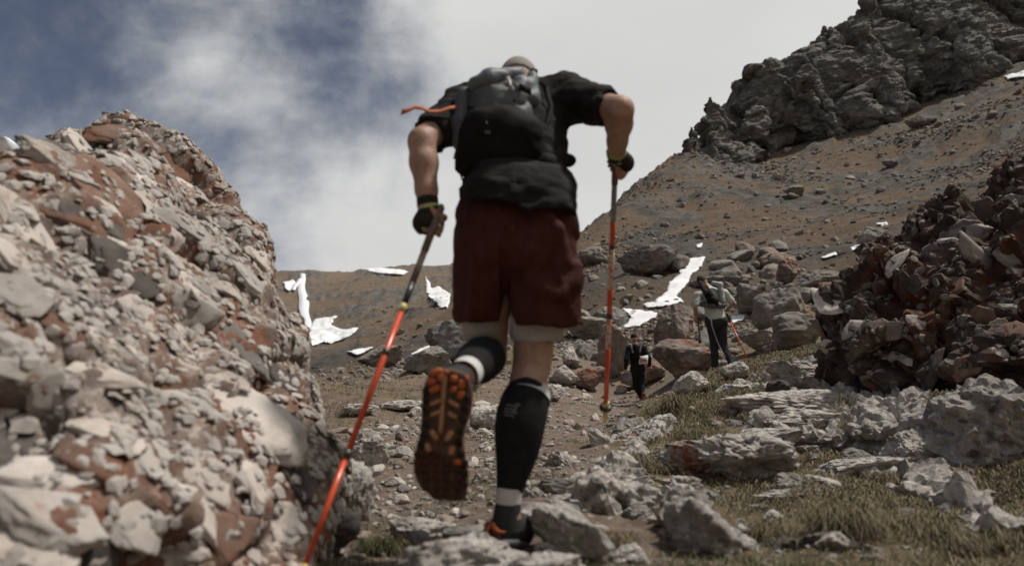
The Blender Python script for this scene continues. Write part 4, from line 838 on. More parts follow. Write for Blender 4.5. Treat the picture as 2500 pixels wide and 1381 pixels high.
# ---------------------------------------------------------------- people
M['skin'] = mat('weathered_skin', [(0.28, 0.155, 0.108), (0.38, 0.23, 0.168), (0.46, 0.295, 0.225)], 26, 0.55, 0.3, 0.003, blotch=[((0.36, 0.17, 0.13), 9, 0.60, 0.10), ((0.20, 0.12, 0.085), 60, 0.66, 0.04)], sss=0.12, bscale=220)
M['black'] = mat('black_knit', [(0.010, 0.010, 0.011), (0.022, 0.021, 0.021)], 40, 0.85, 0.4, 0.002, bscale=400, spec=0.1)
M['black_mesh'] = mat('black_mesh_shirt', [(0.012, 0.0115, 0.012), (0.030, 0.027, 0.026)], 14, 0.8, 0.7, 0.025, stretch=(0.8, 1, 2.0), bscale=7, spec=0.1)
M['maroon'] = mat('maroon_cloth', [(0.050, 0.0155, 0.0125), (0.080, 0.026, 0.020)], 10, 0.6, 0.7, 0.03, stretch=(1.6, 1, 0.7), bscale=7, spec=0.1)
M['white_knit'] = mat('white_knit', [(0.46, 0.44, 0.43), (0.58, 0.56, 0.55)], 60, 0.9, 0.3, 0.002, bscale=300)
M['liner'] = mat('off_white_liner', [(0.34, 0.31, 0.285), (0.44, 0.41, 0.38)], 30, 0.9, 0.3, 0.002, bscale=200)
M['charcoal'] = mat('charcoal_knit', [(0.030, 0.030, 0.031), (0.055, 0.054, 0.053)], 60, 0.9, 0.4, 0.002, bscale=300, spec=0.1)
M['orange'] = mat('orange_rubber', [(0.36, 0.085, 0.028), (0.50, 0.135, 0.048)], 40, 0.7, 0.3, 0.002, bscale=150)
M['tan'] = mat('tan_foam', [(0.34, 0.165, 0.085), (0.47, 0.25, 0.14)], 40, 0.8, 0.3, 0.002, bscale=150)
M['dark_red'] = mat('muddy_red_rubber', [(0.030, 0.011, 0.008), (0.080, 0.021, 0.012)], 50, 0.8, 0.4, 0.002, bscale=150)
M['rubber'] = mat('black_rubber', [(0.014, 0.012, 0.011), (0.045, 0.035, 0.028)], 50, 0.8, 0.4, 0.002, bscale=150, spec=0.1)
M['brown_rubber'] = mat('muddy_sole', [(0.045, 0.028, 0.020), (0.12, 0.068, 0.042)], 40, 0.85, 0.4, 0.003, bscale=120)
M['pack_grey'] = mat('grey_ripstop', [(0.062, 0.066, 0.071), (0.115, 0.120, 0.126)], 12, 0.5, 0.5, 0.006, bscale=50)
M['pack_blue'] = mat('slate_ripstop', [(0.085, 0.100, 0.114), (0.15, 0.166, 0.18)], 12, 0.5, 0.5, 0.006, bscale=50)
M['pack_black'] = mat('black_pack_cloth', [(0.006, 0.006, 0.0065), (0.014, 0.0135, 0.0135)], 14, 0.75, 0.4, 0.004, bscale=80, spec=0.1)
M['webbing'] = mat('black_webbing', [(0.012, 0.012, 0.012), (0.03, 0.03, 0.03)], 80, 0.8, 0.4, 0.001, spec=0.1)
M['grey_print'] = mat('grey_print', [(0.16, 0.16, 0.16), (0.22, 0.22, 0.22)], 50, 0.7, 0.0)
M['zip'] = mat('pale_zip', [(0.22, 0.22, 0.20), (0.36, 0.36, 0.33)], 60, 0.5, 0.2, 0.001)
M['lime'] = mat('lime_trim', [(0.30, 0.42, 0.08), (0.42, 0.55, 0.14)], 60, 0.7, 0.2, 0.001)
M['pole_orange'] = mat('orange_pole', [(0.50, 0.060, 0.018), (0.62, 0.085, 0.026)], 30, 0.28, 0.0, spec=0.5)
M['pole_print_glare'] = mat('orange_pole_print_glare', [(0.52, 0.075, 0.022), (0.56, 0.10, 0.04)], 20, 0.3, 0.0, spec=0.5, blotch=[((0.62, 0.52, 0.42), 70, 0.47, 0.03)])  # pale blotches serve both as lettering and as painted-on glare
M['pole_white'] = mat('white_pole_band', [(0.68, 0.60, 0.54), (0.74, 0.68, 0.62)], 30, 0.3, 0.0, spec=0.5)
M['pole_dark'] = mat('dark_pole', [(0.020, 0.019, 0.018), (0.05, 0.046, 0.04)], 30, 0.35, 0.0, spec=0.5)
M['pole_grey'] = mat('grey_pole', [(0.15, 0.155, 0.165), (0.25, 0.25, 0.25)], 40, 0.35, 0.0, spec=0.5, blotch=[((0.55, 0.42, 0.30), 60, 0.56, 0.04)])
M['grip'] = mat('worn_brown_grip', [(0.11, 0.075, 0.055), (0.19, 0.14, 0.105)], 60, 0.85, 0.3, 0.001)
M['yellow'] = mat('pale_yellow_plastic', [(0.50, 0.38, 0.13), (0.60, 0.48, 0.20)], 40, 0.5, 0.2, 0.001)
M['mint'] = mat('pale_mint_shirt', [(0.40, 0.425, 0.385), (0.49, 0.515, 0.47)], 6, 0.85, 0.6, 0.01, bscale=22)
M['navy'] = mat('dark_navy_trousers', [(0.016, 0.018, 0.023), (0.034, 0.037, 0.045)], 8, 0.8, 0.5, 0.01, bscale=24)
M['bib'] = mat('white_paper', [(0.70, 0.68, 0.66), (0.78, 0.77, 0.75)], 20, 0.8, 0.1, 0.002)
M['bib_print'] = mat('red_brown_print', [(0.20, 0.06, 0.05), (0.28, 0.09, 0.07)], 20, 0.8, 0.0)
M['shoe_brown'] = mat('rust_brown_shoe', [(0.13, 0.045, 0.025), (0.20, 0.075, 0.04)], 20, 0.8, 0.2, 0.003)
M['hair'] = mat('cropped_dark_hair', [(0.030, 0.022, 0.018), (0.065, 0.048, 0.038)], 90, 0.9, 0.4, 0.002)
M['pack_light'] = mat('light_grey_vest', [(0.30, 0.31, 0.305), (0.40, 0.41, 0.40)], 15, 0.7, 0.4, 0.006)

def hand(F, wrist, g, axis, out, s=1.0):
    """a fist closed on a grip: g = centre of the grip in the palm, axis = along the pole, out = side the palm is on"""
    a = norm(axis); o = norm(out-a*(np.dot(out, a))); fw = norm(g-wrist); fw = norm(fw-a*(fw@a)-o*(fw@o)) if np.linalg.norm(fw-a*(fw@a)-o*(fw@o)) > 0.05 else norm(np.cross(a, o))
    pc = g+o*0.030*s
    F.cone(wrist, pc-fw*0.012*s, 0.028*s, 0.024*s, 0.02)
    for t in (-0.030, -0.010, 0.010, 0.030): F.cone(pc+a*t*s-fw*0.02*s, pc+a*t*s+fw*0.018*s, 0.016*s, 0.013*s, 0.012)
    for i, (t, ln) in enumerate(((0.030, 0.95), (0.010, 1.06), (-0.010, 1.0), (-0.030, 0.84))):
        R = 0.027*s; th = np.array([-0.15, 0.75, 1.7, 2.6, 3.3])*ln; pts = [g+a*t*s+R*(o*math.cos(x)+fw*math.sin(x)) for x in th]
        F.chain(pts, np.array([0.0105, 0.0100, 0.0094, 0.0088, 0.0078])*s, 0.003)
    th = [g+a*0.035*s+o*0.026*s-fw*0.022*s, g+a*0.046*s+o*0.006*s-fw*0.030*s, g+a*0.045*s-o*0.016*s-fw*0.020*s, g+a*0.040*s-o*0.030*s-fw*0.002*s]
    F.chain(th, np.array([0.0140, 0.0120, 0.0105, 0.0088])*s, 0.006)
def torso_frame(pel, nk, sl_, sr): 
    u = norm(nk-pel); r = norm(sr-sl_); r = norm(r-u*(r@u)); return r, np.cross(u, r), u
def head(F, c, r, fw, up, s=1.0):
    ax = np.array([r, fw, up]); F.ell(c, np.array([0.075, 0.096, 0.105])*s, ax, 0.01); F.ell(c+fw*0.018*s-up*0.055*s, np.array([0.056, 0.070, 0.062])*s, ax, 0.03)
    for q in (-1, 1):
        F.ell(c+r*q*0.077*s-fw*0.012*s-up*0.012*s, np.array([0.010, 0.020, 0.032])*s, ax, 0.008)
        F.ell(c+r*q*0.031*s+fw*0.094*s, np.array([0.016, 0.012, 0.010])*s, ax, 0, 'cut'); F.ell(c+r*q*0.031*s+fw*0.080*s, np.array([0.013, 0.013, 0.012])*s, ax, 0.004)
        F.cone(c+r*q*0.014*s+fw*0.094*s+up*0.019*s, c+r*q*0.046*s+fw*0.082*s+up*0.019*s, 0.007*s, 0.006*s, 0.012)
    F.cone(c+fw*0.094*s+up*0.008*s, c+fw*0.112*s-up*0.030*s, 0.008*s, 0.013*s, 0.012); F.cone(c+fw*0.085*s-up*0.062*s-r*0.02*s, c+fw*0.085*s-up*0.062*s+r*0.02*s, 0.008*s, 0.008*s, 0.006); F.ell(c+fw*0.070*s-up*0.095*s, np.array([0.03, 0.025, 0.022])*s, ax, 0.02)
def bounds(pts, pad): p = np.array(pts); return p.min(0)-pad, p.max(0)+pad
def put(F, name, m, parent, sm=1, smooth=True, **t):
    v, f = F.mesh(sm); return obj(name, v, f, m, parent, smooth=smooth, **t), v, f
def wrinkle(A, fr, ax=None):
    def fn(p):
        q = p*fr if ax is None else (p@ax.T)*fr
        n = perlin(q); n2 = perlin(q*2.1+9); return A*(np.abs(n)*1.4-0.5+0.5*np.abs(n2)-0.2)
    return fn
# ---- the runner in front
J = {k: P(*x) for k, x in dict(pel=(1262,575,2.36), waist=(1262,470,2.45), chest=(1252,330,2.57), neck=(1262,225,2.72), head=(1266,207,2.82), shl=(1140,262,2.63), shr=(1378,240,2.63),
  ell=(1030,345,2.40), wrl=(1045,505,2.33), gl=(1060,548,2.325), elr=(1514,268,2.42), wrr=(1505,370,2.58), gr=(1503,402,2.63),
  hl=(1192,605,2.38), hr=(1328,605,2.38), kl=(1192,872,2.42), kr=(1298,890,2.33), al=(1128,922,2.00), ar=(1240,1262,2.18)).items()}
tR, tF, tU = torso_frame(J['pel'], J['neck'], J['shl'], J['shr'])
base = J['ar'].copy(); base[2] = gz(base[0], base[1])
runner = root('person', base, 'large runner seen from behind in black shirt and maroon shorts, one foot lifted', 'person')
F = Field(*bounds(list(J.values()), 0.22), 0.0085)
F.cone(J['hl'], J['hr'], 0.085, 0.085, 0.02, (tF, 1.15)); F.cone(J['pel'], J['waist'], 0.130, 0.135, 0.03, (tF, 1.5)); F.cone(J['waist'], J['chest'], 0.135, 0.145, 0.03, (tF, 1.55)); F.cone(J['chest'], J['neck']-tU*0.08, 0.140, 0.085, 0.03, (tF, 1.6))
F.cone(J['shl'], J['shr'], 0.060, 0.060, 0.05); F.cone(J['neck']-tU*0.03, J['head']-tU*0.02, 0.058, 0.055, 0.03)
hf = norm(tF*0.9-tU*0.25); hu = np.cross(tR, hf); head(F, J['head'], tR, hf, hu, 1.0)
for s in 'lr':
    e, w = J['el'+s], J['wr'+s]; m = e+(w-e)*0.33
    F.cone(J['sh'+s], e, 0.056, 0.043, 0.03); F.chain([e, m, e+(w-e)*0.75, w], [0.043, 0.0445, 0.034, 0.0285], 0.02)
    hand(F, w, J['g'+s], (P(1079,500,2.33)-P(1040,605,2.29)) if s == 'l' else (P(1503,372,2.60)-P(1501,440,2.66)), -RIGHT*0.9-VIEW*0.5 if s == 'l' else RIGHT*0.8-VIEW*0.6, 1.0)
    h, k, a = J['h'+s], J['k'+s], J['a'+s]
    F.chain([h, h+(k-h)*0.5, k], [0.078, 0.072, 0.060], 0.02)
F.chain([J['kr'], P(1273,1010,2.24), P(1262,1080,2.22), P(1253,1150,2.2), J['ar']], [0.058, 0.060, 0.052, 0.036, 0.030], 0.01); F.cone(J['ar'], P(1275,1300,2.36), 0.036, 0.026, 0.02)
F.chain([J['kl'], P(1172,880,2.25), P(1148,900,2.12), J['al']], [0.060, 0.054, 0.042, 0.034], 0.01); F.cone(J['al'], P(1085,1000,1.92), 0.034, 0.03, 0.02)
put(F, 'body', M['skin'], runner, 1)
M['grey_hair'] = mat('cropped_grey_hair', [(0.20, 0.185, 0.165), (0.34, 0.315, 0.285)], 120, 0.9, 0.5, 0.002, bscale=350)
F = Field(*bounds([J['head']], 0.15), 0.006); F.ell(J['head']+hu*0.004-hf*0.006, [0.0775, 0.096, 0.1065], np.array([tR, hf, hu]), 0); F.plane(J['head']-hu*0.030, -hu); F.plane(J['head']+hf*0.050, hf); put(F, 'hair', M['grey_hair'], runner, 1)
# shirt
F = Field(*bounds([J[k] for k in ('pel','chest','neck','shl','shr','ell','elr')], 0.2), 0.009)
F.cone(J['pel']+tU*0.02, J['waist'], 0.166, 0.164, 0.04, (tF, 1.3)); F.cone(J['waist'], J['chest'], 0.164, 0.172, 0.04, (tF, 1.35)); F.cone(J['chest'], J['neck']-tU*0.06, 0.170, 0.10, 0.05, (tF, 1.5)); F.cone(J['shl'], J['shr'], 0.074, 0.074, 0.06)
F.cone(P(1370,455,2.45), P(1345,470,2.45), 0.035, 0.05, 0.05); F.cone(P(1214,460,2.37), P(1312,480,2.37), 0.098, 0.102, 0.05, (VIEW, 1.0)); F.cone(P(1210,520,2.36), P(1314,530,2.36), 0.108, 0.112, 0.05, (VIEW, 0.92))
S0, S1 = J['shl'], J['shl']+(J['ell']-J['shl'])*0.93; F.cone(S0, S1, 0.070, 0.058, 0.05); F.cone(J['shr'], J['shr']+(J['elr']-J['shr'])*0.88, 0.070, 0.060, 0.05)
def cut_end(F, p, n, rad): 
    sl, q = F.sub(p-rad, p+rad); F.f[sl] = np.maximum(F.f[sl], (q-p)@norm(n))
cut_end(F, S0+(J['ell']-S0)*0.80, J['ell']-S0, 0.13); cut_end(F, J['shr']+(J['elr']-J['shr'])*0.80, J['elr']-J['shr'], 0.13)
p0 = P(1125,478,2.30); p1 = P(1412,524,2.30); F.plane(p0, np.cross(p1-p0, VIEW) if np.cross(p1-p0, VIEW)[2] < 0 else -np.cross(p1-p0, VIEW), wavy=0.022)
F.noise(wrinkle(0.013, np.array([7.0, 7.0, 22.0]))); F.noise(wrinkle(0.008, np.array([20.0, 12.0, 11.0])))
shirt, shv, shf = put(F, 'shirt', M['black_mesh'], runner, 1)
# shorts with open legs, liner under them
F = Field(*bounds([P(1100,490,2.3), P(1430,820,2.5)], 0.18), 0.0085)
F.cone(P(1200,520,2.40), P(1320,520,2.40), 0.108, 0.108, 0.05, (VIEW, 1.05)); F.cone(P(1205,600,2.36), P(1318,600,2.36), 0.115, 0.115, 0.05, (VIEW, 1.1))
F.f[...] = np.maximum(F.f, -1); F.cone(P(1196,620,2.37), P(1177,815,2.40), 0.108, 0.078, 0.02); F.cone(P(1318,620,2.36), P(1330,815,2.35), 0.116, 0.112, 0.012)
F.cone(P(1180,795,2.40), P(1178,850,2.40), 0.068, 0.074, 0, op='cut'); F.cone(P(1329,795,2.35), P(1331,850,2.35), 0.100, 0.106, 0, op='cut')
t0, t1 = P(1110,478,2.36), P(1420,500,2.36); tn = np.cross(t1-t0, VIEW); F.plane(t0, tn if tn[2] > 0 else -tn)
ca_, sa_ = math.cos(0.45), math.sin(0.45); F.noise(wrinkle(0.014, np.array([15.0, 7.0, 4.5]), np.array([[ca_, 0, sa_], [0, 1, 0], [-sa_, 0, ca_]]))); F.noise(wrinkle(0.012, np.array([10.0, 6.0, 3.0]))); F.noise(wrinkle(0.008, np.array([12.0, 9.0, 14.0])))
F.fold([(1218,590),(1228,650),(1236,720),(1239,790)], [0.004, 0.012, 0.020, 0.026], op='cut')
for pts, r in (([(1286,690),(1330,706),(1372,728)], [0.008, 0.020, 0.010]), ([(1330,508),(1362,560),(1384,640)], [0.016, 0.018, 0.010]), ([(1400,600),(1408,680),(1402,780)], [0.008, 0.020, 0.014]), ([(1252,535),(1249,560),(1262,590)], [0.010, 0.012, 0.006]), ([(1312,560),(1290,610),(1270,650)], [0.008, 0.013, 0.006]), ([(1365,720),(1395,690),(1408,650)], [0.010, 0.020, 0.014]), ([(1150,520),(1165,620),(1150,760)], [0.008, 0.016, 0.010]), ([(1200,530),(1180,640),(1195,760)], [0.008, 0.013, 0.008])): F.fold(pts, r, 0.022, sink=0.002)
F.fold([(1300,680),(1340,660),(1360,600)], [0.006, 0.014, 0.008], op='cut', sink=-0.004); F.fold([(1140,640),(1150,700),(1170,760)], [0.004, 0.010, 0.004], op='cut', sink=-0.004)
sl_, q_ = F.sub(P(1239,690,2.36)-0.3, P(1239,860,2.36)+0.3); w_ = q_-P(1239,690,2.36); hw = np.maximum(-(w_@UP)-0.01, -0.01)*0.20; F.f[sl_] = np.maximum(F.f[sl_], (hw-np.abs(w_@RIGHT+0.004))*0.9)
h0, h1 = P(1110,783,2.35), P(1420,795,2.35); F.plane(h0, np.cross(h1-h0, VIEW) if np.cross(h1-h0, VIEW)[2] < 0 else -np.cross(h1-h0, VIEW), wavy=0.018)
put(F, 'shorts', M['maroon'], runner, 1)
obj('liner_leg', *tube([P(1182,740,2.40), P(1181,790,2.40), P(1182,826,2.405), P(1182,829,2.405)], [0.070, 0.070, 0.0690, 0.062], 40, False), M['liner'], runner)
obj('liner_leg', *tube([P(1318,740,2.36), P(1313,790,2.355), P(1308,826,2.35), P(1308,829,2.35)], [0.092, 0.089, 0.0845, 0.078], 40, False), M['liner'], runner)
# calf sleeves, socks
def leg_tube(name, pts, rs, m, par, n=36): return obj(name, *tube(pts, rs, n, False), m, par)
sl_r = leg_tube('calf_sleeve', [P(1293,945,2.29), P(1283,975,2.265), P(1274,1010,2.245), P(1267,1050,2.23), P(1264,1085,2.225), P(1257,1130,2.21), P(1250,1165,2.20), P(1243,1200,2.19)], [0.062, 0.073, 0.078, 0.076, 0.070, 0.058, 0.047, 0.0395], M['black'], runner)
leg_tube('sleeve_band', [P(1296,938,2.295), P(1294,948,2.29), P(1290,962,2.28), P(1287,972,2.27)], [0.061, 0.064, 0.069, 0.073], M['white_knit'], sl_r)
leg_tube('sleeve_band', [P(1243.5,1190,2.192), P(1241.5,1210,2.188), P(1240,1228,2.185)], [0.0420, 0.0395, 0.0385], M['white_knit'], sl_r)
leg_tube('sock', [P(1241,1224,2.186), P(1238,1250,2.182), P(1236,1290,2.18)], [0.0385, 0.040, 0.044], M['charcoal'], runner)
sl_l = leg_tube('calf_sleeve', [P(1186,872,2.36), P(1176,876,2.28), P(1166,884,2.20), P(1152,896,2.12), P(1143,905,2.07)], [0.066, 0.070, 0.067, 0.056, 0.045], M['black'], runner)
leg_tube('sleeve_band', [P(1141,908,2.06), P(1134,914,2.02), P(1128,920,1.99)], [0.046, 0.045, 0.046], M['white_knit'], sl_l)
def bvh(v, f): return BVHTree.FromPolygons([tuple(x) for x in v], [tuple(int(y) for y in x) for x in f])
def decal(name, strokes, tree, m, par, w, lift=0.002):
    for st in strokes:
        pts, ns = [], []
        for a, b in zip(st[:-1], st[1:]):
            for t in np.linspace(0, 1, 5):
                u, vv = a[0]+(b[0]-a[0])*t, a[1]+(b[1]-a[1])*t; r = Vector(P(u, vv, 1.0))-Vector((0, 0, CZ)); lo, nr, ix, di = tree.ray_cast(Vector((0, 0, CZ)), r.normalized())
                if lo is not None:
                    nr = np.array(nr); nr = -nr if nr@VIEW > 0 else nr; pts.append(np.array(lo)+nr*lift); ns.append(nr)
        if len(pts) > 2:
            d = norm(pts[-1]-pts[0]); obj(name, *ribbon(pts, np.array([norm(np.cross(d, x)) for x in ns])*w, 0.001), m, par)
sv = np.array([v.co[:] for v in sl_r.data.vertices])+off(runner.name); sfc = [tuple(p.vertices) for p in sl_r.data.polygons]
decal('print', [[(1236,988),(1262,992)],[(1233,996),(1258,1000)],[(1231,1004),(1262,1008)],[(1232,1012),(1256,1016)],[(1260,984),(1270,990)],[(1262,992),(1254,1008)]], BVHTree.FromPolygons([tuple(x) for x in sv], sfc), M['grey_print'], sl_r, 0.0035)
# lifted shoe: sole towards the camera
def Q(x, y): return (1000+x/3.833, 880+y/3.833)
SD = 1.83
def sp(x, y, d=0.0): return P(*Q(x, y), SD+d)
F = Field(*bounds([sp(30,60,0.0), sp(600,1340,0.16)], 0.05), 0.006)
F.chain([sp(330,230,0.062), sp(330,480,0.064), sp(310,760,0.066), sp(290,1030,0.066), sp(290,1180,0.056)], [0.030, 0.032, 0.036, 0.040, 0.034], 0.03)
F.cone(sp(360,220,0.05), sp(450,180,0.15), 0.034, 0.042, 0.03); F.cone(sp(300,700,0.07), sp(330,400,0.10), 0.034, 0.036, 0.03); F.cone(sp(190,1030,0.056), sp(400,1080,0.056), 0.03, 0.03, 0.03)
shoe, _, _ = put(F, 'shoe', M['charcoal'], runner, 1)
outline = [(170,130),(250,65),(320,85),(345,78),(430,85),(520,120),(560,180),(592,290),(588,420),(562,520),(522,640),(502,740),(520,880),(545,1000),(550,1100),(540,1250),(510,1315),(440,1335),(330,1320),(200,1280),(100,1200),(50,1110),(30,1000),(50,850),(90,700),(105,560),(110,430),(115,280),(150,180)]
v, f, n = inflate([Q(*x) for x in outline], [(1050,900,SD+0.004), (1140,900,SD+0.004), (1050,1200,SD+0.004)], 0.030, 0.010, 0.0045)
obj('sole', v, f, M['brown_rubber'], shoe)
v2, f2, n2 = inflate([Q(x*0.97+12, y*0.99+6) for x, y in outline], [(1050,900,SD+0.020), (1140,900,SD+0.020), (1050,1200,SD+0.020)], 0.022, 0.009, 0.0055)
obj('midsole', relax(v2+np.array([0.003, 0, 0]), f2, 1), f2, M['tan'], shoe)
def lug(x, y, w, h, ang, m, hgt=0.007):
    a = math.radians(ang); c, s = math.cos(a), math.sin(a); k = 8; th = np.arange(k)*2*math.pi/k+math.pi/k
    ox = np.sign(np.cos(th))*np.abs(np.cos(th))**0.5*w/2; oy = np.sign(np.sin(th))*np.abs(np.sin(th))**0.5*h/2
    def ring(f, d): return np.array([sp(x+(a_*c-b_*s)*f, y+(a_*s+b_*c)*f, d) for a_, b_ in zip(ox, oy)])
    V = np.concatenate([ring(1.08, 0.006), ring(1.0, 0.004-hgt*0.7), ring(0.78, 0.004-hgt)]); i = np.arange(k); j = (i+1) % k
    Fq = np.concatenate([np.stack([i+r*k, j+r*k, j+(r+1)*k, i+(r+1)*k], 1) for r in (0, 1)]); obj('tread_lug', V, [Fq[:, ::-1], np.array([i+2*k])[:, ::-1]], M[m], shoe)
for x, y, w, h, a in [(250,108,110,62,-20),(205,192,78,66,10),(285,160,52,70,0),(235,265,115,60,-25),(412,170,66,62,0),(488,222,64,84,10),(412,268,66,58,10),(478,318,62,74,15),(535,165,40,60,-15),(345,110,40,40,0)]: lug(x, y, w, h, a, 'orange', 0.009)
for x, y, w, h, a in [(238,390,112,36,-22),(415,402,118,40,32),(242,492,108,36,-22),(400,510,96,40,32),(228,695,52,112,-35),(368,702,54,112,32),(170,812,52,84,-20),(394,838,56,84,18),(320,260,42,300,4),(298,540,40,280,5)]: lug(x, y, w, h, a, 'tan')
for yy in (880,950,1025,1105,1185,1260):
    for xx in (75,155,250,350,455):
        if (xx == 75 and yy > 1100) or (xx == 155 and yy > 1200) or (yy == 880 and xx > 300): continue
        lug(xx+random.uniform(-4, 4), yy+random.uniform(-4, 4), 74, 54, 0, 'orange' if (xx, yy) in ((455,950),) else 'dark_red')
for x, y in [(155,285),(150,375),(150,480),(148,590),(140,690),(105,785),(535,345),(520,440),(500,545),(478,655),(465,765),(485,870),(512,960),(518,1050),(515,1150)]: lug(x, y, 70, 74, 0, 'rubber')
# standing shoe
F = Field(*bounds([P(1170,1250,2.1), P(1300,1350,2.5)], 0.08), 0.006)
F.chain([P(1226,1300,2.18), P(1262,1303,2.30), P(1290,1312,2.42)], [0.043, 0.042, 0.034], 0.03); F.cone(P(1240,1275,2.19), P(1275,1285,2.26), 0.042, 0.040, 0.03); F.cone(P(1278,1283,2.24), P(1292,1280,2.28), 0.02, 0.02, 0.02)
sh2, _, _ = put(F, 'shoe', M['charcoal'], runner, 1)
F = Field(*bounds([P(1170,1300,2.1), P(1310,1350,2.5)], 0.08), 0.006); zz = np.array([0, 0, 1.0])
F.cone(P(1226,1322,2.17), P(1292,1334,2.42), 0.050, 0.046, 0.01, (zz, 2.4)); put(F, 'sole', M['pack_grey'], sh2, 1)
F = Field(*bounds([P(1180,1270,2.12), P(1215,1320,2.16)], 0.05), 0.005); F.cone(P(1196,1286,2.15), P(1196,1308,2.14), 0.017, 0.020, 0.01); F.cone(P(1196,1300,2.15), P(1215,1312,2.135), 0.018, 0.012, 0.01)
put(F, 'heel_counter', M['dark_red'], sh2, 1)
obj('heel_pull', *ribbon([P(1187,1300,2.115), P(1192,1283,2.12), P(1200,1274,2.13), P(1206,1286,2.12), P(1215,1296,2.115), P(1232,1299,2.115)], np.array([0.012, 0, 0.006]), 0.003), M['orange'], sh2)
# watch, gloves
wr = J['wrl']; fa = norm(J['ell']-wr); obj('watch', *tube([wr+fa*0.030, wr+fa*0.027, wr+fa*0.001, wr-fa*0.002], [0.031, 0.0345, 0.0345, 0.031], 28, False), M['rubber'], runner)
def glove(s, out):
    w, g = J['wr'+s], J['g'+s]; e = norm(w-g); F = Field(*bounds([w, g], 0.07), 0.0045); F.cone(w-e*0.012, g+norm(out)*0.030+e*0.008, 0.0345, 0.034, 0.01); F.cone(g+norm(out)*0.036, g+norm(out)*0.024-e*0.01, 0.030, 0.024, 0.02)
    p = w-e*0.002; F.plane(p, e); gl, gv_, gf_ = put(F, 'glove', M['rubber'], runner, 1)
    obj('cuff', *tube([p+e*0.003, p, p-e*0.006], [0.033, 0.0362, 0.035], 28, False), M['lime'], gl)
    decal('print', [[(1031,556),(1040,559)],[(1044,560),(1050,560)],[(1056,558),(1064,555)]] if s == 'l' else [[(1484,398),(1492,401)],[(1496,402),(1503,402)],[(1508,401),(1516,398)]], bvh(gv_, gf_), M['lime'], gl, 0.006, 0.001)
glove('l', -RIGHT*0.9-VIEW*0.5); glove('r', RIGHT*0.8-VIEW*0.6)
# ---- rucksack
pk = root('rucksack', P(1225,400,2.42), 'small black and grey rucksack with fluttering orange strap on the large runner\'s back', 'rucksack')
F = Field(*bounds([P(1110,170,2.3), P(1330,440,2.6)], 0.1), 0.008)
F.cone(P(1225,365,2.45), P(1222,275,2.49), 0.128, 0.108, 0.03, (VIEW, 1.5)); F.cone(P(1215,275,2.50), P(1240,232,2.53), 0.104, 0.062, 0.04, (VIEW, 1.5))
F.noise(wrinkle(0.016, np.array([9.0, 9.0, 16.0])))
put(F, 'main_bag', M['pack_grey'], pk, 1)
F = Field(*bounds([P(1120,300,2.36), P(1320,440,2.45)], 0.12), 0.008); F.ell(P(1222,345,2.385), [0.132, 0.070, 0.112], np.array([RIGHT, VIEW, UP]), 0.02, pw=2.5); F.cone(P(1150,400,2.42), P(1310,395,2.44), 0.05, 0.05, 0.04); F.noise(wrinkle(0.007, np.array([10.0, 10.0, 14.0])))
pocket, pv, pf = put(F, 'front_pocket', M['pack_black'], pk, 1)
tr = bvh(pv, pf); ring = [(1190+7*math.cos(t), 309+7*math.sin(t)) for t in np.linspace(0, 2*math.pi, 9)]
decal('print', [ring, [(1183,320),(1197,320)], [(1184,325),(1198,325)], [(1190,303),(1186,296)]], tr, M['grey_print'], pocket, 0.0028, 0.001)
def blob(name, prims, m, h=0.007, wr_=0.006, par=pk):
    F = Field(*bounds([x for p in prims for x in p[:2]], 0.1), h)
    for a, b, ra, rb in prims: F.cone(a, b, ra, rb, 0.02)
    F.noise(wrinkle(wr_, np.array([14.0, 14.0, 20.0]))); return put(F, name, m, par, 1)[0]
blob('roll_top', [(P(1165,208,2.47), P(1195,196,2.47), 0.030, 0.034), (P(1195,196,2.47), P(1262,180,2.52), 0.033, 0.024)], M['pack_blue'])
blob('top_flap', [(P(1262,250,2.45), P(1272,205,2.48), 0.035, 0.030), (P(1300,188,2.52), P(1296,245,2.49), 0.018, 0.034)], M['pack_blue'])
blob('side_pouch', [(P(1125,305,2.45), P(1128,345,2.44), 0.036, 0.034), (P(1135,235,2.5), P(1128,300,2.46), 0.030, 0.030)], M['pack_grey'])
blob('hip_belt', [(P(1140,415,2.40), P(1230,412,2.36), 0.024, 0.026), (P(1230,412,2.36), P(1330,398,2.38), 0.026, 0.024), (P(1330,398,2.38), P(1388,392,2.50), 0.026, 0.024)], M['pack_black'])
obj('zip', *ribbon([P(1240,188,2.455), P(1246,210,2.435), P(1248,240,2.42), P(1248,262,2.41)], RIGHT*0.012, 0.005), M['zip'], pk)
obj('zip', *ribbon([P(1150,222,2.44), P(1143,250,2.42), P(1142,285,2.405)], RIGHT*0.010, 0.004), M['charcoal'], pk)
obj('buckle', *ribbon([P(1250,200,2.43), P(1262,210,2.425), P(1276,214,2.42)], UP*0.014, 0.010), M['zip'], pk); obj('buckle', *ribbon([P(1268,212,2.415), P(1282,218,2.415), P(1296,224,2.42)], UP*0.020, 0.012), M['webbing'], pk)
obj('strap', *ribbon([P(1262,240,2.42), P(1240,262,2.405), P(1185,270,2.40), P(1142,262,2.41)], UP*0.012, 0.003), M['webbing'], pk)
obj('strap', *ribbon([P(1300,190,2.50), P(1330,210,2.52), P(1345,260,2.48), P(1330,320,2.44), P(1300,380,2.40)], RIGHT*0.018, 0.003), M['webbing'], pk)
obj('orange_strap', *ribbon([P(1118,262,2.45), P(1100,263,2.43), P(1075,272,2.41), P(1050,273,2.40), P(1030,264,2.395), P(1012,262,2.39), P(998,269,2.38), P(980,274,2.38)], [[0, 0.004, 0.014]]*6+[[0.002, 0.004, 0.017], [0.004, 0.004, 0.022]], 0.002), M['orange'], pk)
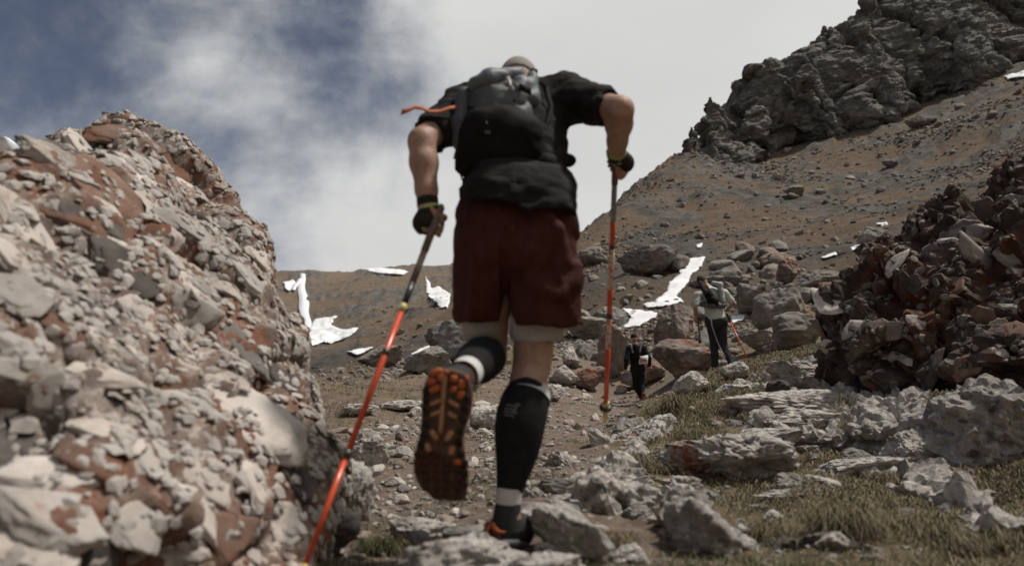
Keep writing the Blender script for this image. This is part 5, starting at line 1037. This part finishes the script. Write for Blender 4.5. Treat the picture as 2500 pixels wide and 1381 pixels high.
obj('strap_end', *ribbon([P(1122,372,2.42), P(1117,366,2.41), P(1114,374,2.40), P(1111,388,2.40)], RIGHT*0.012, 0.006), M['webbing'], pk)
obj('strap_loop', *tube([P(1131,400,2.42), P(1124,408,2.41), P(1124,425,2.41), P(1130,442,2.41), P(1133,458,2.42)], 0.003, 6), M['webbing'], pk)
obj('strap_loop', *tube([P(1374,385,2.46)+(RIGHT*math.cos(t)+UP*math.sin(t))*0.012 for t in np.linspace(-2.6, 2.2, 12)], 0.0045, 6), M['webbing'], pk)
obj('strap_end', *ribbon([P(1133,456,2.42), P(1126,462,2.41), P(1128,474,2.41), P(1134,482,2.41)], RIGHT*0.016, 0.01), M['webbing'], pk)
obj('haul_loop', *tube([P(1292,180,2.53), P(1300,168,2.54), P(1310,172,2.54), P(1308,182,2.53)], 0.005, 6), M['webbing'], pk)
# ---- poles
def proj(p): 
    q = p-np.array([0, 0, CZ]); d = q@VIEW; return 1250+FPX*(q@RIGHT)/d, 690.5-FPX*(q@UP)/d
def at_v(A, B, v):
    lo, hi = -0.1, 1.1
    for _ in range(40):
        m = (lo+hi)/2
        if proj(A+(B-A)*m)[1] < v: lo = m
        else: hi = m
    return A+(B-A)*lo
def pole(A, B, secs, label, name='trekking_pole'):
    r = root(name, B, label, 'trekking pole', 'trekking poles in use')
    for nm, v0, v1, r0, r1, m in secs: 
        a, b = at_v(A, B, v0), at_v(A, B, v1)
        if nm == 'basket': obj(nm, *tube([a, a+(b-a)*0.2, a+(b-a)*0.8, b], [r0*0.5, r0, r1, r1*0.4], 16), M[m], r)
        else: obj(nm, *tube([a, b], [r0, r1], 14), M[m], r)
    return r
lp = pole(P(1079,500,2.33), P(741,1388,1.78), [('grip',506,612,0.0125,0.0120,'grip'),('upper_shaft',612,690,0.0105,0.0100,'grip'),('upper_shaft',690,742,0.0096,0.0096,'pole_dark'),('print_or_glare_band',742,760,0.0097,0.0097,'yellow'),('lower_shaft',758,1100,0.0086,0.0086,'pole_orange'),('joint',852,866,0.0100,0.0100,'pole_dark'),('joint',1098,1116,0.0108,0.0108,'pole_dark'),('lower_shaft',1116,1376,0.0080,0.0074,'pole_orange'),('tip',1376,1394,0.0080,0.0060,'yellow')], 'orange pole slanting down in the runner\'s left hand')
A_, B_ = P(1079,500,2.33), P(741,1388,1.78)
obj('pole_peg', *tube([A_+(A_-B_)*0.0, A_-(A_-B_)*0.018], 0.007, 10), M['lime'], lp)
pole(P(1504,362,2.59), P(1477,1030,3.2), [('grip',370,450,0.0135,0.0120,'grip'),('upper_shaft',450,540,0.0105,0.0105,'pole_grey'),('print_or_glare_band',540,600,0.0105,0.0105,'pole_orange'),('joint',598,606,0.0115,0.0115,'pole_dark'),('print_or_glare_band',606,705,0.0107,0.0107,'pole_print_glare'),('lower_shaft',705,766,0.0107,0.0107,'pole_orange'),('joint',766,776,0.0118,0.0118,'pole_dark'),('print_or_glare_band',776,850,0.0108,0.0108,'pole_print_glare'),('lower_shaft',850,982,0.0108,0.0104,'pole_orange'),('collar',980,991,0.016,0.016,'yellow'),('basket',990,998,0.027,0.027,'pole_dark'),('tip',997,1028,0.0125,0.0085,'yellow')], 'upright orange pole lifted in the runner\'s right hand')  # band below the second joint is glare painted as pale blotches
# ---- two hikers further up
def hiker(D, d, label, cols, name='person'):
    Jp = {k: P(u, v, d+o) for k, (u, v, o) in D.items()}
    b = Jp['al'] if Jp['al'][2] < Jp['ar'][2] else Jp['ar']; base = b.copy(); base[2] = gz(b[0], b[1])
    rt = root(name, base, label, 'person'); r, fw, up = torso_frame(Jp['pel'], Jp['neck'], Jp['shl'], Jp['shr']); h = 0.013
    B_ = bounds(list(Jp.values()), 0.25)
    F = Field(*B_, h); F.cone(Jp['hl'], Jp['hr'], 0.10, 0.10, 0.04); F.cone(Jp['pel'], Jp['chest'], 0.13, 0.14, 0.05, (fw, 1.4)); F.cone(Jp['chest'], Jp['neck'], 0.13, 0.07, 0.05, (fw, 1.4)); F.cone(Jp['shl'], Jp['shr'], 0.06, 0.06, 0.04); F.cone(Jp['neck'], Jp['head'], 0.055, 0.05, 0.03)
    hu = norm(Jp['head']-Jp['neck']); hfw = norm(fw-hu*(fw@hu)); head(F, Jp['head'], np.cross(hfw, hu), hfw, hu)
    for s in 'lr':
        F.cone(Jp['sh'+s], Jp['el'+s], 0.05, 0.042, 0.03); F.cone(Jp['el'+s], Jp['wr'+s], 0.042, 0.028, 0.02); hd = norm(Jp['wr'+s]-Jp['el'+s])
        hand(F, Jp['wr'+s], Jp['wr'+s]+hd*0.07, np.cross(hd, r)+0.2*up, r*(-1 if s == 'l' else 1))
        F.cone(Jp['h'+s], Jp['k'+s], 0.085, 0.058, 0.03); F.cone(Jp['k'+s], Jp['a'+s], 0.056, 0.038, 0.02); F.cone(Jp['a'+s], Jp['a'+s]+fw*0.1-np.array([0, 0, 0.05]), 0.035, 0.03, 0.02)
    put(F, 'body', M['skin'], rt)
    F = Field(*B_, h); F.cone(Jp['pel']-up*0.02, Jp['chest'], 0.165, 0.162, 0.04, (fw, 1.3)); F.cone(Jp['chest'], Jp['neck']-up*0.02, 0.155, 0.075, 0.05, (fw, 1.4)); F.cone(Jp['shl'], Jp['shr'], 0.07, 0.07, 0.04)
    for s in 'lr':
        q = cols['sleeve']
        F.cone(Jp['sh'+s], Jp['sh'+s]+(Jp['el'+s]-Jp['sh'+s])*min(q, 1.0), 0.066, 0.056, 0.03)
        if q > 1: F.cone(Jp['el'+s], Jp['el'+s]+(Jp['wr'+s]-Jp['el'+s])*0.9, 0.056, 0.04, 0.03)
    pc = Jp['pel']-up*0.06; F.plane(pc, -up); F.noise(wrinkle(0.014, np.array([6.0, 6.0, 11.0]))); put(F, 'shirt', M[cols['top']], rt)
    F = Field(*B_, h); F.cone(Jp['hl'], Jp['hr'], 0.118, 0.118, 0.04); F.cone(Jp['pel']-up*0.05, Jp['pel']+up*0.02, 0.14, 0.14, 0.04, (fw, 1.3))
    for s in 'lr': F.cone(Jp['h'+s], Jp['k'+s], 0.10, 0.068, 0.03); F.chain([Jp['k'+s], Jp['k'+s]+(Jp['a'+s]-Jp['k'+s])*0.4, Jp['a'+s]], [0.068, cols['calf'], cols['cuff']], 0.03)
    F.noise(wrinkle(0.012, np.array([8.0, 8.0, 6.0]))); F.f = np.maximum(F.f, -1); put(F, 'trousers', M[cols['legs']], rt)
    for s in 'lr':
        F = Field(*bounds([Jp['a'+s]], 0.3), 0.011); a = Jp['a'+s]; g = norm(np.array([fw[0], fw[1], 0])); dn = np.array([0, 0, -1.0]); tl = cols['tilt'+s]; dr = norm(g*math.cos(tl)+dn*math.sin(tl)); dd = norm(dn*math.cos(tl)-g*math.sin(tl))
        F.cone(a+dd*0.06-dr*0.05, a+dd*0.07+dr*0.17, 0.042, 0.038, 0.02); F.cone(a, a+dd*0.06-dr*0.02, 0.045, 0.044, 0.03); put(F, 'shoe', M[cols['shoe']], rt)
    return rt, Jp, (r, fw, up)
h3, J3, (r3, f3, u3) = hiker(dict(pel=(1747,775,0), chest=(1737,722,0.12), neck=(1728,702,0.2), head=(1714,687,0.28), shl=(1703,722,0.1), shr=(1768,716,0.12), ell=(1697,750,-0.02), wrl=(1700,774,0.12), elr=(1792,741,0.05), wrr=(1778,752,0.3),
   hl=(1737,784,0), hr=(1760,784,0), kl=(1744,846,0.10), kr=(1766,846,0.02), al=(1746,900,0.0), ar=(1789,890,-0.25)), 12.9, 'hiker in pale mint T-shirt and dark trousers with white side stripe', dict(top='mint', legs='navy', shoe='rubber', sleeve=0.75, calf=0.062, cuff=0.055, tiltl=0.1, tiltr=0.8))
F = Field(*bounds([J3['head']], 0.16), 0.010); c = J3['head']; hu = norm(J3['head']-J3['neck']); hfw = norm(f3-hu*(f3@hu)); F.ell(c+hu*0.012-hfw*0.012, [0.080, 0.094, 0.102], np.array([np.cross(hfw, hu), hfw, hu]), 0); F.plane(c-hu*0.045, -hu); F.plane(c+hfw*0.05, hfw); put(F, 'hair', M['hair'], h3)
for k in range(1): obj('side_stripe', *ribbon([P(1736,778,12.74), P(1738,795,12.72), P(1745,815,12.76), P(1752,835,12.80), P(1762,858,12.76), P(1771,870,12.70)], RIGHT*0.018, 0.012), M['liner'], h3)
vest = root('running_vest', P(1742,752,12.8), 'dark and light grey running vest on the mint-shirted hiker', 'rucksack')
def solid(name, prims, m, par, h=0.012, wr_=0.008, k=0.03):
    F = Field(*bounds([x for p in prims for x in p[:2]], 0.16), h)
    for a, b, ra, rb in prims: F.cone(a, b, ra, rb, k)
    F.noise(wrinkle(wr_, np.array([9.0, 9.0, 14.0]))); put(F, name, m, par)
solid('dark_panel', [(P(1722,705,12.86), P(1740,735,12.80), 0.06, 0.085), (P(1740,735,12.80), P(1745,742,12.80), 0.085, 0.07)], M['pack_black'], vest)
solid('side_panel', [(P(1757,695,12.92), P(1764,735,12.85), 0.05, 0.05), (P(1742,692,12.95), P(1757,695,12.92), 0.045, 0.05)], M['pack_light'], vest)
solid('shoulder_strap', [(P(1710,690,12.95), P(1722,712,12.80), 0.035, 0.05)], M['charcoal'], vest)
solid('waist_pocket', [(P(1714,742,12.9), P(1740,744,12.78), 0.05, 0.055), (P(1740,744,12.78), P(1766,746,12.84), 0.055, 0.05)], M['pack_grey'], vest)
def far_pole(pts, m, label):
    A, B = P(*pts[0]), P(*pts[1]); r = root('trekking_pole', B, label, 'trekking pole', 'trekking poles in use'); D_ = B-A
    obj('grip', *tube([A-D_*0.02, A+D_*0.14], 0.016, 8), M['rubber'], r); obj('shaft', *tube([A+D_*0.14, A+D_*0.93], [0.013, 0.011], 8), M[m], r); obj('basket', *tube([A+D_*0.925, A+D_*0.94], 0.03, 10), M['rubber'], r); obj('tip', *tube([A+D_*0.93, B], [0.009, 0.005], 8), M['pole_dark'], r)
far_pole(((1775,768,13.05), (1833,892,12.5)), 'pole_orange', 'thin orange pole in the mint-shirted hiker\'s right hand')
far_pole(((1704,776,13.05), (1709,838,13.6)), 'pole_dark', 'dark pole in the mint-shirted hiker\'s left hand')
h2, J2, (r2, f2_, u2) = hiker(dict(pel=(1556,894,0), chest=(1554,862,0.06), neck=(1550,842,0.12), head=(1548,826,0.16), shl=(1536,850,0.05), shr=(1572,850,0.05), ell=(1529,878,-0.08), wrl=(1528,900,0.05), elr=(1584,874,-0.08), wrr=(1586,893,0.1),
   hl=(1550,900,0), hr=(1563,900,0), kl=(1553,940,0.10), kr=(1566,938,0.02), al=(1566,974,0.1), ar=(1570,962,-0.2)), 17.8, 'dark-clad hiker with cap and white race number walking up the path', dict(top='black', legs='black', shoe='shoe_brown', sleeve=1.5, calf=0.060, cuff=0.042, tiltl=0.1, tiltr=0.9))
F = Field(*bounds([J2['head']], 0.22), 0.010); c = J2['head']; hu = norm(J2['head']-J2['neck']); hfw = norm(f2_-hu*(f2_@hu)); rr = np.cross(hfw, hu); F.ell(c+hu*0.03, [0.084, 0.104, 0.090], np.array([rr, hfw, hu]), 0); F.plane(c+hu*0.012, -hu); F.cone(c+hu*0.02+hfw*0.10-rr*0.03, c+hu*0.012+hfw*0.15+rr*0.03, 0.03, 0.03, 0.02, (hu, 3.0)); put(F, 'cap', M['pack_black'], h2)
bb = obj('race_number', *ribbon([P(1560,879,17.58), P(1570,878,17.56), P(1582,876,17.58)], UP*0.19, 0.006), M['bib'], h2)
for dv in (-3, 1, 5): obj('print', *ribbon([P(1563,879+dv,17.565), P(1570,878+dv,17.55), P(1579,876+dv,17.57)], UP*(0.03 if dv == 1 else 0.012), 0.004), M['bib_print'], bb)
p2 = root('small_rucksack', P(1556,872,17.65), 'black vest pack with pale straps on the dark-clad hiker', 'rucksack')
solid('bag', [(P(1552,848,17.68), P(1555,872,17.64), 0.085, 0.09)], M['pack_black'], p2); solid('strap', [(P(1566,838,17.70), P(1562,858,17.58), 0.022, 0.022)], M['pack_grey'], p2, k=0.01); solid('strap', [(P(1541,844,17.70), P(1545,860,17.58), 0.022, 0.022)], M['pack_grey'], p2, k=0.01)
